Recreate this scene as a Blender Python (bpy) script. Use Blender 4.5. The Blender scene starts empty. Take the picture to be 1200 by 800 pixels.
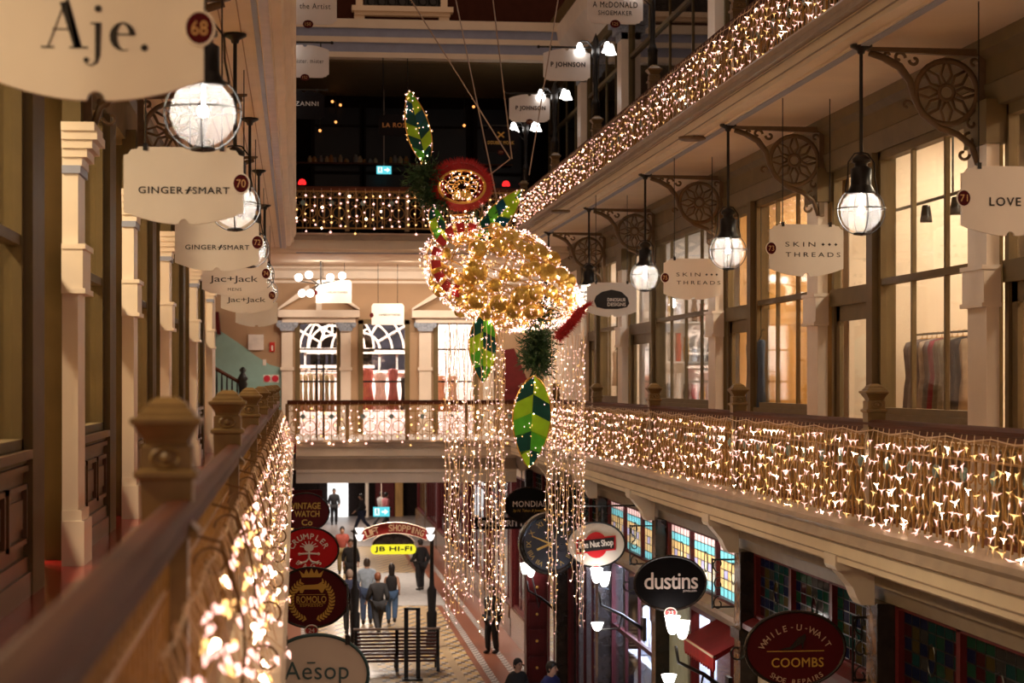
import bpy, math, random
from mathutils import Vector, Matrix
RN = random.Random(11)
SC = bpy.context.scene
COL = SC.collection
PI = math.pi
# ------------------------------------------------------------------ camera, world, exposure
GZ = 7.0                      # eye height over the ground floor; the scene is laid out from eye level and lifted at the end
TH = math.atan(253/2300)
cd = bpy.data.cameras.new('camera'); cam = bpy.data.objects.new('camera', cd); COL.objects.link(cam)
cam.location = (0, 0, 0); cam.rotation_euler = (PI/2, 0, -TH)
cd.sensor_width = 36; cd.lens = 69.0; cd.shift_y = 0.04; cd.clip_start = .05; cd.clip_end = 400
cd.dof.use_dof = True; cd.dof.focus_distance = 22.0; cd.dof.aperture_fstop = 2.8
SC.camera = cam
SC.view_settings.view_transform = 'Standard'; SC.view_settings.look = 'None'
SC.view_settings.gamma = 1; SC.view_settings.use_curve_mapping = False
SC.view_settings.exposure = 0.35
wd = bpy.data.worlds.new('world'); SC.world = wd; wd.use_nodes = True
wd.node_tree.nodes['Background'].inputs[0].default_value = (1, .62, .40, 1)
wd.node_tree.nodes['Background'].inputs[1].default_value = .29
WARM = (1, .76, .52); WHITE = (1, .92, .84)

# ------------------------------------------------------------------ helpers
def srgb(r, g, b):
    f = lambda c: (c/255/12.92) if c <= 10 else ((c/255+.055)/1.055)**2.4
    return (f(r), f(g), f(b))
def M(name, col, rough=.5, metal=0., var=.12, scale=5., bump=.0, emit=0., ecol=None, stretch=(1, 1, 1), spec=.5):
    m = bpy.data.materials.new(name); m.use_nodes = True
    nt = m.node_tree; b = nt.nodes['Principled BSDF']
    b.inputs['Base Color'].default_value = (*col, 1); b.inputs['Roughness'].default_value = rough
    b.inputs['Metallic'].default_value = metal
    b.inputs['Specular IOR Level'].default_value = spec
    if emit:
        b.inputs['Emission Color'].default_value = (*(ecol or col), 1); b.inputs['Emission Strength'].default_value = emit
    if var:
        tc = nt.nodes.new('ShaderNodeTexCoord'); mp = nt.nodes.new('ShaderNodeMapping'); mp.inputs['Scale'].default_value = stretch
        n = nt.nodes.new('ShaderNodeTexNoise'); n.inputs['Scale'].default_value = scale; n.inputs['Detail'].default_value = 4
        r = nt.nodes.new('ShaderNodeValToRGB')
        r.color_ramp.elements[0].position = .3; r.color_ramp.elements[1].position = .7
        r.color_ramp.elements[0].color = (*[c*(1-var) for c in col], 1); r.color_ramp.elements[1].color = (*[min(1, c*(1+var)) for c in col], 1)
        nt.links.new(tc.outputs['Object'], mp.inputs['Vector']); nt.links.new(mp.outputs[0], n.inputs['Vector'])
        nt.links.new(n.outputs['Fac'], r.inputs['Fac']); nt.links.new(r.outputs[0], b.inputs['Base Color'])
        if bump:
            bp = nt.nodes.new('ShaderNodeBump'); bp.inputs['Strength'].default_value = bump; bp.inputs['Distance'].default_value = .01
            nt.links.new(n.outputs['Fac'], bp.inputs['Height']); nt.links.new(bp.outputs[0], b.inputs['Normal'])
    return m
def Emit(name, col, s):
    m = bpy.data.materials.new(name); m.use_nodes = True; nt = m.node_tree; nt.nodes.clear()
    e = nt.nodes.new('ShaderNodeEmission'); e.inputs[0].default_value = (*col, 1); e.inputs[1].default_value = s
    o = nt.nodes.new('ShaderNodeOutputMaterial'); nt.links.new(e.outputs[0], o.inputs[0]); return m
def Glass(name, tint=(1, 1, 1), refl=.12, diff=0., dcol=(.9, .85, .8), rough=.03, edge=.62):
    m = bpy.data.materials.new(name); m.use_nodes = True; nt = m.node_tree; nt.nodes.clear()
    t = nt.nodes.new('ShaderNodeBsdfTransparent'); t.inputs[0].default_value = (*tint, 1)
    g = nt.nodes.new('ShaderNodeBsdfGlossy'); g.inputs['Roughness'].default_value = rough; g.inputs[0].default_value = (.9, .9, .9, 1)
    a = nt.nodes.new('ShaderNodeMixShader'); ge = nt.nodes.new('ShaderNodeNewGeometry'); dt = nt.nodes.new('ShaderNodeVectorMath'); dt.operation = 'DOT_PRODUCT'
    nt.links.new(ge.outputs['Incoming'], dt.inputs[0]); nt.links.new(ge.outputs['Normal'], dt.inputs[1]); lk = dt.outputs['Value']
    for op, v in (('ABSOLUTE', 0), ('SUBTRACT', None), ('POWER', 5.0), ('MULTIPLY_ADD', edge)):     # Schlick's law, same from both faces
        k = nt.nodes.new('ShaderNodeMath'); k.operation = op; k.use_clamp = op != 'ABSOLUTE'
        if op == 'SUBTRACT': k.inputs[0].default_value = 1; nt.links.new(lk, k.inputs[1])
        else:
            nt.links.new(lk, k.inputs[0]); k.inputs[1].default_value = v
            if op == 'MULTIPLY_ADD': k.inputs[2].default_value = refl*.5
        lk = k.outputs[0]
    nt.links.new(lk, a.inputs[0])
    nt.links.new(t.outputs[0], a.inputs[1]); nt.links.new(g.outputs[0], a.inputs[2]); last = a
    if diff:
        tl = nt.nodes.new('ShaderNodeBsdfTranslucent'); tl.inputs[0].default_value = (*dcol, 1)
        df = nt.nodes.new('ShaderNodeBsdfDiffuse'); df.inputs[0].default_value = (*dcol, 1)
        s = nt.nodes.new('ShaderNodeMixShader'); s.inputs[0].default_value = .4
        nt.links.new(tl.outputs[0], s.inputs[1]); nt.links.new(df.outputs[0], s.inputs[2])
        c = nt.nodes.new('ShaderNodeMixShader'); c.inputs[0].default_value = diff
        nt.links.new(a.outputs[0], c.inputs[1]); nt.links.new(s.outputs[0], c.inputs[2]); last = c
    o = nt.nodes.new('ShaderNodeOutputMaterial'); nt.links.new(last.outputs[0], o.inputs[0]); return m

ORDS = ('first', 'second', 'third', 'fourth', 'fifth', 'sixth', 'seventh', 'eighth', 'ninth', 'tenth', 'eleventh', 'twelfth', 'thirteenth', 'fourteenth', 'fifteenth', 'sixteenth', 'seventeenth', 'eighteenth')
ORG = {}
def org(o): return ORG.get(o.name, Vector((0, 0, 0))) if o else Vector((0, 0, 0))
def setp(o, label=None, cat=None, group=None, kind=None):
    if label: o['label'] = label
    if cat: o['category'] = cat
    if group: o['group'] = group
    if kind: o['kind'] = kind
    return o
def thing(name, label=None, cat=None, loc=(0, 0, 0), group=None, kind=None, rz=0):
    o = bpy.data.objects.new(name, None); o.empty_display_size = .1; COL.objects.link(o)
    o.location = loc; o.rotation_euler = (0, 0, rz); ORG[o.name] = Vector(loc)
    return setp(o, label, cat, group, kind)
def link_mesh(name, me, parent=None):
    o = bpy.data.objects.new(name, me); COL.objects.link(o); o.parent = parent
    ORG[o.name] = org(parent); return o
def dup(o, loc=None, parent=None, label=None, group=None, rz=None, skip=()):
    c = o.copy(); COL.objects.link(c)
    if parent is not None: c.parent = parent
    ORG[c.name] = Vector(loc) if loc is not None else org(parent)
    if loc is not None: c.location = loc
    if rz is not None: c.rotation_euler = (0, 0, rz)
    if label: c['label'] = label
    if group: c['group'] = group
    for ch in list(o.children):
        if ch.name.split('.')[0] in skip: continue
        dup(ch, None, c)
    return c
def pick(): r = RN.random(); return 0 if r < .62 else (1 if r < .86 else 2)
class LED:
    """three lots of LED caps: pinkish white, gold, and a few burning hotter"""
    def __init__(s): s.m = (MB(), MB(), MB())
    def star(s, p, r, rn=None): s.m[pick()].star(p, r)
    def octa(s, p, r): s.m[pick()].octa(p, r)
    def build(s, name, mat, parent, smooth=False, kind='stuff'):
        for mb, mt in zip(s.m, (mat, m_ledg, m_ledh)):
            if mb.v: mb.build(name, mt, parent, smooth, kind)
class MB:
    def __init__(s): s.v = []; s.f = []
    def add(s, vs, fs):
        k = len(s.v); s.v += [tuple(p) for p in vs]; s.f += [tuple(i+k for i in f) for f in fs]; return s
    def box(s, x0, y0, z0, x1, y1, z1):
        return s.add([(x0,y0,z0),(x1,y0,z0),(x1,y1,z0),(x0,y1,z0),(x0,y0,z1),(x1,y0,z1),(x1,y1,z1),(x0,y1,z1)],
                     [(0,3,2,1),(4,5,6,7),(0,1,5,4),(1,2,6,5),(2,3,7,6),(3,0,4,7)])
    def cbox(s, c, d): return s.box(c[0]-d[0]/2, c[1]-d[1]/2, c[2]-d[2]/2, c[0]+d[0]/2, c[1]+d[1]/2, c[2]+d[2]/2)
    def prism(s, poly, a0, a1, axis='y'):
        n = len(poly)
        def p(q, a): return (q[0], a, q[1]) if axis == 'y' else ((a, q[0], q[1]) if axis == 'x' else (q[0], q[1], a))
        vs = [p(q, a0) for q in poly]+[p(q, a1) for q in poly]
        fs = [tuple(range(n)), tuple(range(2*n-1, n-1, -1))]+[(i, i+n, (i+1) % n+n, (i+1) % n) for i in range(n)]
        return s.add(vs, fs)
    def tube(s, path, r, n=6, closed=False):
        path = [Vector(p) for p in path]; L = len(path)
        rs = r if isinstance(r, (list, tuple)) else [r]*L
        vs = []; up = None
        for i, p in enumerate(path):
            a = path[(i-1) % L] if (i or closed) else path[0]; b = path[(i+1) % L] if (i < L-1 or closed) else path[-1]
            t = (b-a); t = t.normalized() if t.length > 1e-9 else Vector((0, 0, 1))
            if up is None:
                up = Vector((0, 0, 1)) if abs(t.z) < .9 else Vector((1, 0, 0))
            u = t.cross(up); u = u.normalized() if u.length > 1e-6 else t.orthogonal().normalized()
            w = u.cross(t).normalized(); up = w
            for k in range(n):
                q = 2*PI*k/n; vs.append(p+(u*math.cos(q)+w*math.sin(q))*rs[i])
        fs = []
        for i in range(L if closed else L-1):
            j = (i+1) % L
            for k in range(n): fs.append((i*n+k, i*n+(k+1) % n, j*n+(k+1) % n, j*n+k))
        if not closed: fs += [tuple(range(n-1, -1, -1)), tuple(range((L-1)*n, L*n))]
        return s.add(vs, fs)
    def lathe(s, prof, c=(0, 0, 0), n=12, rot=0., k=1., sx=1., axis='z'):
        vs = []; fs = []; L = len(prof)
        for r, z in prof:
            for i in range(n):
                a = rot+2*PI*i/n; q = (r*k*math.cos(a)*sx, r*k*math.sin(a), z)
                if axis == 'y': q = (q[0], q[2], q[1])
                vs.append((c[0]+q[0], c[1]+q[1], c[2]+q[2]))
        for j in range(L-1):
            for i in range(n): fs.append((j*n+i, j*n+(i+1) % n, (j+1)*n+(i+1) % n, (j+1)*n+i))
        fs += [tuple(range(n-1, -1, -1)), tuple(range((L-1)*n, L*n))]
        return s.add(vs, fs)
    def square(s, prof, c): return s.lathe(prof, c, 4, PI/4, math.sqrt(2))
    def ball(s, c, r, n=10, m=6, sc=(1, 1, 1)):
        vs = [(c[0], c[1], c[2]+r*sc[2])]; fs = []
        for j in range(1, m):
            a = PI*j/m
            for i in range(n):
                b = 2*PI*i/n; vs.append((c[0]+r*sc[0]*math.sin(a)*math.cos(b), c[1]+r*sc[1]*math.sin(a)*math.sin(b), c[2]+r*sc[2]*math.cos(a)))
        vs.append((c[0], c[1], c[2]-r*sc[2])); e = len(vs)-1
        for i in range(n):
            fs.append((0, 1+i, 1+(i+1) % n)); fs.append((e, 1+(m-2)*n+(i+1) % n, 1+(m-2)*n+i))
            for j in range(m-2): fs.append((1+j*n+i, 1+(j+1)*n+i, 1+(j+1)*n+(i+1) % n, 1+j*n+(i+1) % n))
        return s.add(vs, fs)
    def star(s, p, r, rn=RN):
        # little three-petalled LED cap
        p = Vector(p); a0 = rn.uniform(0, 2*PI); d = [Vector((rn.uniform(-.3, .3), rn.uniform(-.3, .3), -1))]
        for q in (0, PI*rn.uniform(.8, 1.2)): d.append(Vector((math.cos(a0+q), math.sin(a0+q), rn.uniform(-.1, .8))))
        for t in d:
            t.normalize(); u = t.orthogonal().normalized(); w = t.cross(u); b = r*.19
            s.add([p+t*r*rn.uniform(.8, 1.25), p+u*b-t*b, p-u*b*.5+w*b*.87-t*b, p-u*b*.5-w*b*.87-t*b], [(0, 1, 2), (0, 2, 3), (0, 3, 1), (3, 2, 1)])
        return s
    def octa(s, p, r):
        x, y, z = p
        return s.add([(x+r,y,z),(x-r,y,z),(x,y+r,z),(x,y-r,z),(x,y,z+r),(x,y,z-r)],
                     [(0,2,4),(2,1,4),(1,3,4),(3,0,4),(2,0,5),(1,2,5),(3,1,5),(0,3,5)])
    def build(s, name, mat, parent=None, smooth=False, kind=None, label=None):
        o3 = org(parent); me = bpy.data.meshes.new(name)
        me.from_pydata([(p[0]-o3[0], p[1]-o3[1], p[2]-o3[2]) for p in s.v], [], s.f); me.update()
        if mat: me.materials.append(mat)
        if smooth: me.polygons.foreach_set('use_smooth', [True]*len(me.polygons))
        o = link_mesh(name, me, parent)
        return setp(o, label=label, kind=kind)
def single(mb, name, mat, label, cat, loc, group=None, smooth=False):
    """a thing that is one mesh, its origin at loc"""
    t = Vector(loc); me = bpy.data.meshes.new(name); me.from_pydata([tuple(Vector(p)-t) for p in mb.v], [], mb.f); me.update()
    me.materials.append(mat)
    if smooth: me.polygons.foreach_set('use_smooth', [True]*len(me.polygons))
    o = bpy.data.objects.new(name, me); COL.objects.link(o); o.location = loc; ORG[o.name] = t
    return setp(o, label, cat, group)
cT, sT = math.cos(TH), math.sin(TH)
def at(px, py, Y):
    """point of the photograph at distance Y down the arcade"""
    u = (px-600)/2300; X = Y*(u*cT+sT)/(cT-u*sT); return Vector((X, Y, -(py-448)/2300*(Y*cT+X*sT)))
def ppm(X, Y): return 2300/(Y*cT+X*sT)
def circ(cx, cz, rx, rz, n=24, a0=0, a1=2*PI):
    full = abs(a1-a0) > 2*PI-1e-6
    return [(cx+rx*math.cos(a0+(a1-a0)*i/(n if full else n-1)), cz+rz*math.sin(a0+(a1-a0)*i/(n if full else n-1))) for i in range(n)]
def spiral(cx, cz, r0, r1, a0, a1, n=18):
    return [(cx+(r0+(r1-r0)*i/(n-1))*math.cos(a0+(a1-a0)*i/(n-1)), cz+(r0+(r1-r0)*i/(n-1))*math.sin(a0+(a1-a0)*i/(n-1))) for i in range(n)]
# ---- lettering
_FC = {}
def text_geo(body, bold=0., spacing=1., shear=0.):
    key = (body, bold, spacing, shear)
    if key in _FC: return _FC[key]
    c = bpy.data.curves.new('t', 'FONT'); c.body = body; c.size = 1; c.offset = bold; c.space_character = spacing; c.shear = shear; c.resolution_u = 3
    o = bpy.data.objects.new('t', c); COL.objects.link(o)
    dg = bpy.context.evaluated_depsgraph_get(); me = bpy.data.meshes.new_from_object(o.evaluated_get(dg))
    vs = [(v.co.x, v.co.y) for v in me.vertices]; fs = [tuple(p.vertices) for p in me.polygons]
    bpy.data.objects.remove(o); bpy.data.curves.remove(c); bpy.data.meshes.remove(me)
    _FC[key] = (vs, fs); return _FC[key]
def letters(mb, body, cx, y, cz, w, h, bold=0., spacing=1., rot=0., shear=0.):
    """flat lettering in a plane of constant Y facing the camera, fitted to w x h"""
    vs, fs = text_geo(body, 0., spacing, shear)
    x0 = min(v[0] for v in vs); x1 = max(v[0] for v in vs); z0 = min(v[1] for v in vs); z1 = max(v[1] for v in vs)
    if h is None: h = (z1-z0)*w/(x1-x0)
    if w is None: w = (x1-x0)*h/(z1-z0)
    e = max(0., bold)*h/.73         # heavier weight: the outline struck again, slightly shifted
    for q, (ox, oz) in enumerate(((0, 0), (e, 0), (-e, 0), (0, e), (0, -e)) if e > 0 else ((0, 0),)):
        out = []
        for a, b in vs:
            p = ((a-(x0+x1)/2)*w/(x1-x0)+ox, (b-(z0+z1)/2)*h/(z1-z0)+oz)
            out.append((cx+p[0]*math.cos(rot)-p[1]*math.sin(rot), y-.0004*q, cz+p[0]*math.sin(rot)+p[1]*math.cos(rot)))
        mb.add(out, fs)
    return mb
def arc_letters(mb, body, cx, y, cz, rx, rz, a0, a1, h, bold=.02, below=False):
    n = len(body)
    for i, ch in enumerate(body):
        if ch == ' ': continue
        a = a0+(a1-a0)*i/(n-1); x = cx+rx*math.cos(a); z = cz+rz*math.sin(a)
        rot = math.atan2(rz*math.cos(a), -rx*math.sin(a)) if below else math.atan2(-rz*math.cos(a), rx*math.sin(a))
        vs, fs = text_geo(ch, 0.); hh = h*(max(v[1] for v in vs)-min(v[1] for v in vs))/.73
        letters(mb, ch, x, y, z, None, hh, bold, rot=rot)
    return mb
# ------------------------------------------------------------------ materials
m_cream = M('cream_paint', (.82, .69, .54), .5, var=.05, scale=2)
m_white = M('pale_cream_paint', (.80, .69, .58), .45, var=.04, scale=3)
m_ceil = M('ceiling_paint', (.85, .71, .55), .6, var=.05, scale=2)
m_nose = M('taupe_paint', (.36, .27, .20), .45, var=.12, scale=4)
m_olive = M('olive_paint', (.165, .115, .052), .55, var=.12, scale=3, spec=.3)
m_olived = M('dark_olive_paint', (.12, .085, .038), .6, var=.12, scale=3, spec=.2)
m_newel = M('bronze_newel_paint', (.20, .125, .048), .35, var=.15, scale=8)
m_dado = M('brown_dado_paint', (.10, .055, .028), .33, var=.15, scale=6)
m_blue = M('blue_grey_paint', (.30, .33, .46), .5, var=.06)
m_brown = M('tan_wall_paint', (.43, .28, .165), .7, var=.05, scale=1.5)
m_teal = M('teal_dado_paint', (.30, .50, .46), .6, var=.05)
m_mahog = M('mahogany', (.085, .024, .010), .5, var=.35, scale=5, stretch=(1, .15, 4), spec=.15)
m_gilt = M('gilded_iron', (.36, .20, .055), .45, .4, var=.2, scale=20)
m_iron = M('black_iron', (.012, .011, .011), .35, .2, var=.2, scale=20)
m_stay = M('bronze_iron', (.20, .11, .04), .4, .4, var=.2, scale=20)
m_brack = M('brown_cast_iron', (.15, .088, .040), .45, var=.15, scale=12)
m_redfl = M('red_polished_floor', (.30, .012, .010), .16, var=.15, scale=2)
m_glass = Glass('window_glass', (.95, .95, .95), .09)
m_frost = Glass('lamp_glass', (.97, .97, .97), .01, .13, (.93, .92, .91), .3, 0.)
m_bulb = Emit('lamp_bulb', (1, .90, .80), 150)
m_tulip = Emit('tulip_shade', (1, .93, .86), 9)
m_led = Emit('fairy_led', (1, .50, .41), 2.5)
m_ledg = Emit('fairy_led_gold', (1, .52, .17), 2.2)
m_ledh = Emit('fairy_led_hot', (1, .62, .38), 20)
m_ledw = Emit('fairy_led_white', (1, .58, .53), 2.6)
m_wire = M('pale_light_wire', (.75, .55, .36), .4, var=0)
m_sign = M('white_sign_board', (.83, .77, .71), .4, var=.02)
m_ink = M('black_lettering', (.015, .012, .012), .5, var=0)
m_maroon = M('maroon_enamel', (.075, .005, .008), .6, var=.05, spec=.12)
m_gold = M('gold_lettering', (.78, .47, .10), .4, .2, var=0)
m_cable = M('steel_cable', (.42, .32, .26), .4, .3, var=0)
m_dark = M('dark_wall', (.014, .009, .008), .8, var=.2, spec=.1)
m_marble = M('brown_marble', (.16, .085, .038), .25, var=.8, scale=7)
m_black = M('black_column', (.02, .014, .012), .25, var=.5, scale=6)
m_redwood = M('red_timber', (.10, .009, .010), .4, var=.2, spec=.3)
# ------------------------------------------------------------------ large structure
ZF1, ZF2, ZC, ZG = -1.40, 3.31, 3.05, -7.0
YE = 44.5                                        # cross bridge at the end of the first court
XW, XL = 6.3, -1.78                              # gallery shop walls, right and left
# ground floor with its mosaic
def tile_floor():
    m = bpy.data.materials.new('mosaic_tile_floor'); m.use_nodes = True; nt = m.node_tree; b = nt.nodes['Principled BSDF']; b.inputs['Roughness'].default_value = .28
    N = nt.nodes.new; Lk = nt.links.new
    tc = N('ShaderNodeTexCoord'); sp = N('ShaderNodeSeparateXYZ'); Lk(tc.outputs['Object'], sp.inputs[0])
    def mth(op, a, bb):
        n = N('ShaderNodeMath'); n.operation = op
        for i, q in enumerate((a, bb)):
            if isinstance(q, (int, float)): n.inputs[i].default_value = q
            elif q is not None: Lk(q, n.inputs[i])
        return n.outputs[0]
    x = mth('ABSOLUTE', mth('SUBTRACT', sp.outputs[0], 2.43), None)
    def band(c, w): return mth('LESS_THAN', mth('ABSOLUTE', mth('SUBTRACT', x, c), None), w)
    def mix(f, a, c):
        n = N('ShaderNodeMix'); n.data_type = 'RGBA'; Lk(f, n.inputs[0])
        for i, q in ((6, a), (7, c)):
            if isinstance(q, tuple): n.inputs[i].default_value = (*q, 1)
            else: Lk(q, n.inputs[i])
        return n.outputs[2]
    def checker(sx, sy, c1, c2):
        mp = N('ShaderNodeMapping'); mp.inputs['Scale'].default_value = (sx, sy, 1); Lk(tc.outputs['Object'], mp.inputs[0])
        k = N('ShaderNodeTexChecker'); k.inputs['Scale'].default_value = 1; Lk(mp.outputs[0], k.inputs[0])
        for i, q in ((1, c1), (2, c2)):
            if isinstance(q, tuple): k.inputs[i].default_value = (*q, 1)
            else: Lk(q, k.inputs[i])
        return k.outputs[0]
    gold = checker(10, 5, (.72, .46, .13), (.55, .40, .20)); dk = checker(10, 4.4, (.04, .022, .022), (.60, .52, .46))
    mos = checker(5.0, 2.2, gold, dk)
    terra = (.30, .105, .055)
    col = mix(mth('LESS_THAN', x, 1.95), terra, mos)
    col = mix(band(.55, .13), col, (.46, .34, .19)); col = mix(band(1.45, .1), col, (.50, .36, .2))
    dots = checker(9, 5, (.80, .74, .68), (.12, .08, .08))
    col = mix(band(2.2, .09), col, dots); col = mix(band(2.77, .08), col, dots)
    Lk(col, b.inputs['Base Color']); return m
MB().box(-2.5, 3, ZG-.2, 8.2, 110, ZG).build('floor', tile_floor(), None, kind='structure')

def ext(poly, y0, y1, name, mat, parent=None, kind='structure'):
    return MB().prism(poly, y0, y1).build(name, mat, parent, kind=kind if parent is None else None)
# right gallery slabs (levels 1 and 2): nosing, fascia, soffit with blue stripe
def slab_right(zf, y0, y1, tag):
    n = MB().prism([(4.80, zf-.06), (4.83, zf+.02), (4.80, zf+.06), (4.83, zf+.10), (5.3, zf+.10), (5.3, zf-.07), (4.84, zf-.07)], y0, y1).build('trim_'+tag+'_nosing', m_nose, kind='structure')
    z = zf
    f = MB().prism([(4.86, z-.07), (XW+.4, z-.07), (XW+.4, z-.20), (5.16, z-.20), (5.15, z-.27), (5.02, z-.27), (5.02, z-.25), (4.93, z-.25), (4.93, z-.26), (4.86, z-.26)], y0, y1).build('trim_'+tag+'_fascia', m_cream, n)
    MB().box(5.05, y0, z-.282, 5.13, y1, z-.268).build('blue_stripe', m_blue, n)
    for s, e in ((4.86, .004), (4.86, .004)): pass
    q = MB()
    for zz in (z-.10, z-.21): q.box(4.85, y0, zz, 4.862, y1, zz+.012)
    q.build('bead', m_nose, n)
    return n
slab_right(3.31, 2, YE+.5, 'upper'); slab_right(-1.36, 2, YE+.5, 'lower')
# gallery floors
MB().box(5.0, 2, ZF1-.12, XW+.3, YE+6, ZF1).build('floor_gallery', m_redfl, kind='structure')
MB().box(XL-.3, 1, ZF1-.12, -.36, YE+6, ZF1).build('floor_gallery', m_redfl, kind='structure')
# left gallery: ledge and slab of level 1, soffit edge of level 2
n = MB().prism([(-.42, -1.46), (-.42, -1.36), (-.07, -1.36), (-.05, -1.40), (-.07, -1.44), (-.07, -1.60), (-.3, -1.62), (-.3, -1.70), (XL, -1.70), (XL, -1.53), (-.42, -1.53)], 1, YE).build('trim_left_ledge', m_cream, kind='structure')
n = MB().prism([(0, 3.34), (-.03, 3.27), (-.05, 3.26), (-.05, 3.16), (-.10, 3.15), (-.12, 3.07), (-.20, 3.06), (-.21, 3.02), (-.31, 3.02), (-.33, 3.04), (-.40, 3.045), (XL-.3, 3.045), (XL-.3, 3.4), (0, 3.4)], 1, YE).build('trim_left_fascia', m_ceil, kind='structure')
MB().box(-.36, 1, 3.018, -.315, YE, 3.05).build('blue_stripe', m_blue, n)
MB().box(-.30, 1, 3.008, -.22, YE, 3.0225).build('lilac_band', M('lilac_band', (.55, .46, .46), .5), n)
g = MB()
for i in range(8): g.box(-.48-.16*i, 1, 3.037, -.47-.16*i, YE, 3.05)
g.build('board_joint', m_brown, n)
# ceiling of the right gallery is the slab's underside; wall/ceiling cornice
MB().prism([(XW, 3.11), (XW-.14, 3.11), (XW-.13, 3.0), (XW-.05, 2.94), (XW-.05, 2.72), (XW-.07, 2.70), (XW-.03, 2.50), (XW, 2.50)], 5, YE+6).build('trim_right_frieze', m_olive, kind='structure')
MB().prism([(XL, 3.10), (XL+.12, 3.10), (XL+.10, 2.98), (XL+.04, 2.94), (XL+.04, 2.5), (XL, 2.5)], 3, YE+6).build('trim_left_frieze', m_olive, kind='structure')
MB().box(XL-3.6, 1, 3.12, XL, YE+6, 3.3).build('ceiling_left_shops', m_ceil, kind='structure')
MB().box(XW, 3, 3.12, XW+3.6, YE+6, 3.3).build('ceiling_right_shops', m_ceil, kind='structure')

# ---- cross bridge of level 1, and level 2 / level 3
def bridge(zf, y0, y1, tag, x0=0., x1=5.0):
    n = MB().prism([(y0-.10, zf-.02), (y0-.12, zf+.02), (y0-.10, zf+.06), (y1, zf+.06), (y1, zf-.10), (y0-.10, zf-.10)], x0, x1, 'x').build('trim_'+tag+'_nosing', m_nose, kind='structure')
    MB().prism([(y0-.04, zf-.10), (y0-.04, zf-.30), (y0+.05, zf-.34), (y0+.05, zf-.36), (y1, zf-.36), (y1, zf-.10)], x0, x1, 'x').build('beam', m_cream, n)
    return n
b1 = bridge(-1.36, YE, YE+5.2, 'bridge')
MB().prism([(YE+.06, -1.72), (YE+.06, -1.97), (YE+.5, -1.97), (YE+.5, -1.72)], 0, 5, 'x').build('frieze_board', m_nose, b1)
MB().prism([(YE-.02, -1.97), (YE-.02, -2.03), (YE+.02, -2.05), (YE+.02, -2.27), (YE+.6, -2.27), (YE+.6, -1.97)], 0, 5, 'x').build('lower_beam', m_white, b1)
b2 = bridge(3.31, YE, YE+4.6, 'upper_bridge', -2.2, 6.5)
MB().box(0, YE+.25, 2.93, 5, YE+.36, 2.96).build('blue_stripe', m_blue, b2)
MB().prism([(YE+.3, 2.95), (YE+.3, 2.92), (YE+.55, 2.9), (YE+4.6, 2.9), (YE+4.6, 2.95)], -2, 6.5, 'x').build('soffit', m_ceil, b2)
b3 = MB().box(-2.5, YE, 7.62, 8, YE+6, 8.2).build('trim_top_bridge', m_cream, kind='structure')
for z0, z1, m_, d in ((8.0, 8.2, m_cream, .12), (7.80, 8.0, m_blue, .05), (7.68, 7.80, m_cream, .1), (7.46, 7.68, m_blue, .04), (7.34, 7.46, m_cream, .08)):
    MB().box(-2.5, YE-d, z0-.0, 8, YE+.3, z1).build('beam_band', m_, b3)
MB().box(-2.5, YE+.3, 7.30, 8, YE+6, 7.6).build('soffit', m_olive, b3)

# ---- right gallery wall, level 1 : pilasters, windows, doors with real rooms behind
PR = [11.4, 17.1, 22.85, 28.6, 37.0, 42.4]             # pilaster starts
MB().box(XW-.02, 4, ZF1, XW+.25, YE+6, -.62).build('wall_right', m_olive, kind='structure')
MB().box(XW, 4, 2.5, XW+.25, YE+6, 3.2).build('wall_right_head', m_olive, kind='structure')
def pilaster(mb, x, y0, y1, z0, z1, s):
    # s=+1: pilaster on the right wall (projects to -X)
    def bx(d, a, b, za, zb): mb.box(min(x, x-s*d), a, za, max(x, x-s*d), b, zb)
    bx(.12, y0, y1, z0, z1); bx(.16, y0-.04, y1+.04, .70, 1.05); bx(.18, y0-.05, y1+.05, 1.02, 1.06); bx(.18, y0-.05, y1+.05, .68, .72)
    bx(.17, y0-.04, y1+.04, z0, z0+.34); bx(.15, y0-.02, y1+.02, z0+.34, z0+.42)
    return mb
def cap(mb, x, y0, y1, z, s):
    for k, d in enumerate((.15, .19, .23, .27, .25)):
        zz = z+.065*k; mb.box(min(x, x-s*d), y0-.02*k, zz, max(x, x-s*d), y1+.02*k, zz+.066)
    return mb
wn = [0]
def window(x, y0, y1, z0, zt, z1, npane, s, mat, glass, thick=.12, fr=.09):
    wn[0] += 1
    w = thing('window_%d' % wn[0], loc=(x, (y0+y1)/2, z0), kind='structure')
    a, b = (x, x+s*thick); lo, hi = min(a, b), max(a, b)
    f = MB(); f.box(lo, y0, z0, hi, y0+fr, z1); f.box(lo, y1-fr, z0, hi, y1, z1); f.box(lo, y0, z0, hi, y1, z0+fr); f.box(lo, y0, z1-fr, hi, y1, z1)
    f.box(lo-.03, y0, z0-.07, hi+.02, y1, z0+.02); f.build('frame', mat, w)
    step = (y1-y0)/npane
    for i in range(1, npane): MB().box(lo+.035, y0+step*i-.022, z0, lo+.085, y0+step*i+.022, z1).build('mullion', mat, w)
    if zt: MB().box(lo+.01, y0, zt-.035, hi-.01, y1, zt+.035).build('transom', mat, w)
    for i in range(npane):
        for za, zb in (((z0, zt), (zt, z1)) if zt else ((z0, z1),)):
            MB().box(lo+.055, y0+step*i+.03, za+.03, lo+.063, y0+step*(i+1)-.03, zb-.03).build('pane', glass, w)
    return w
dn = [0]
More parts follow.
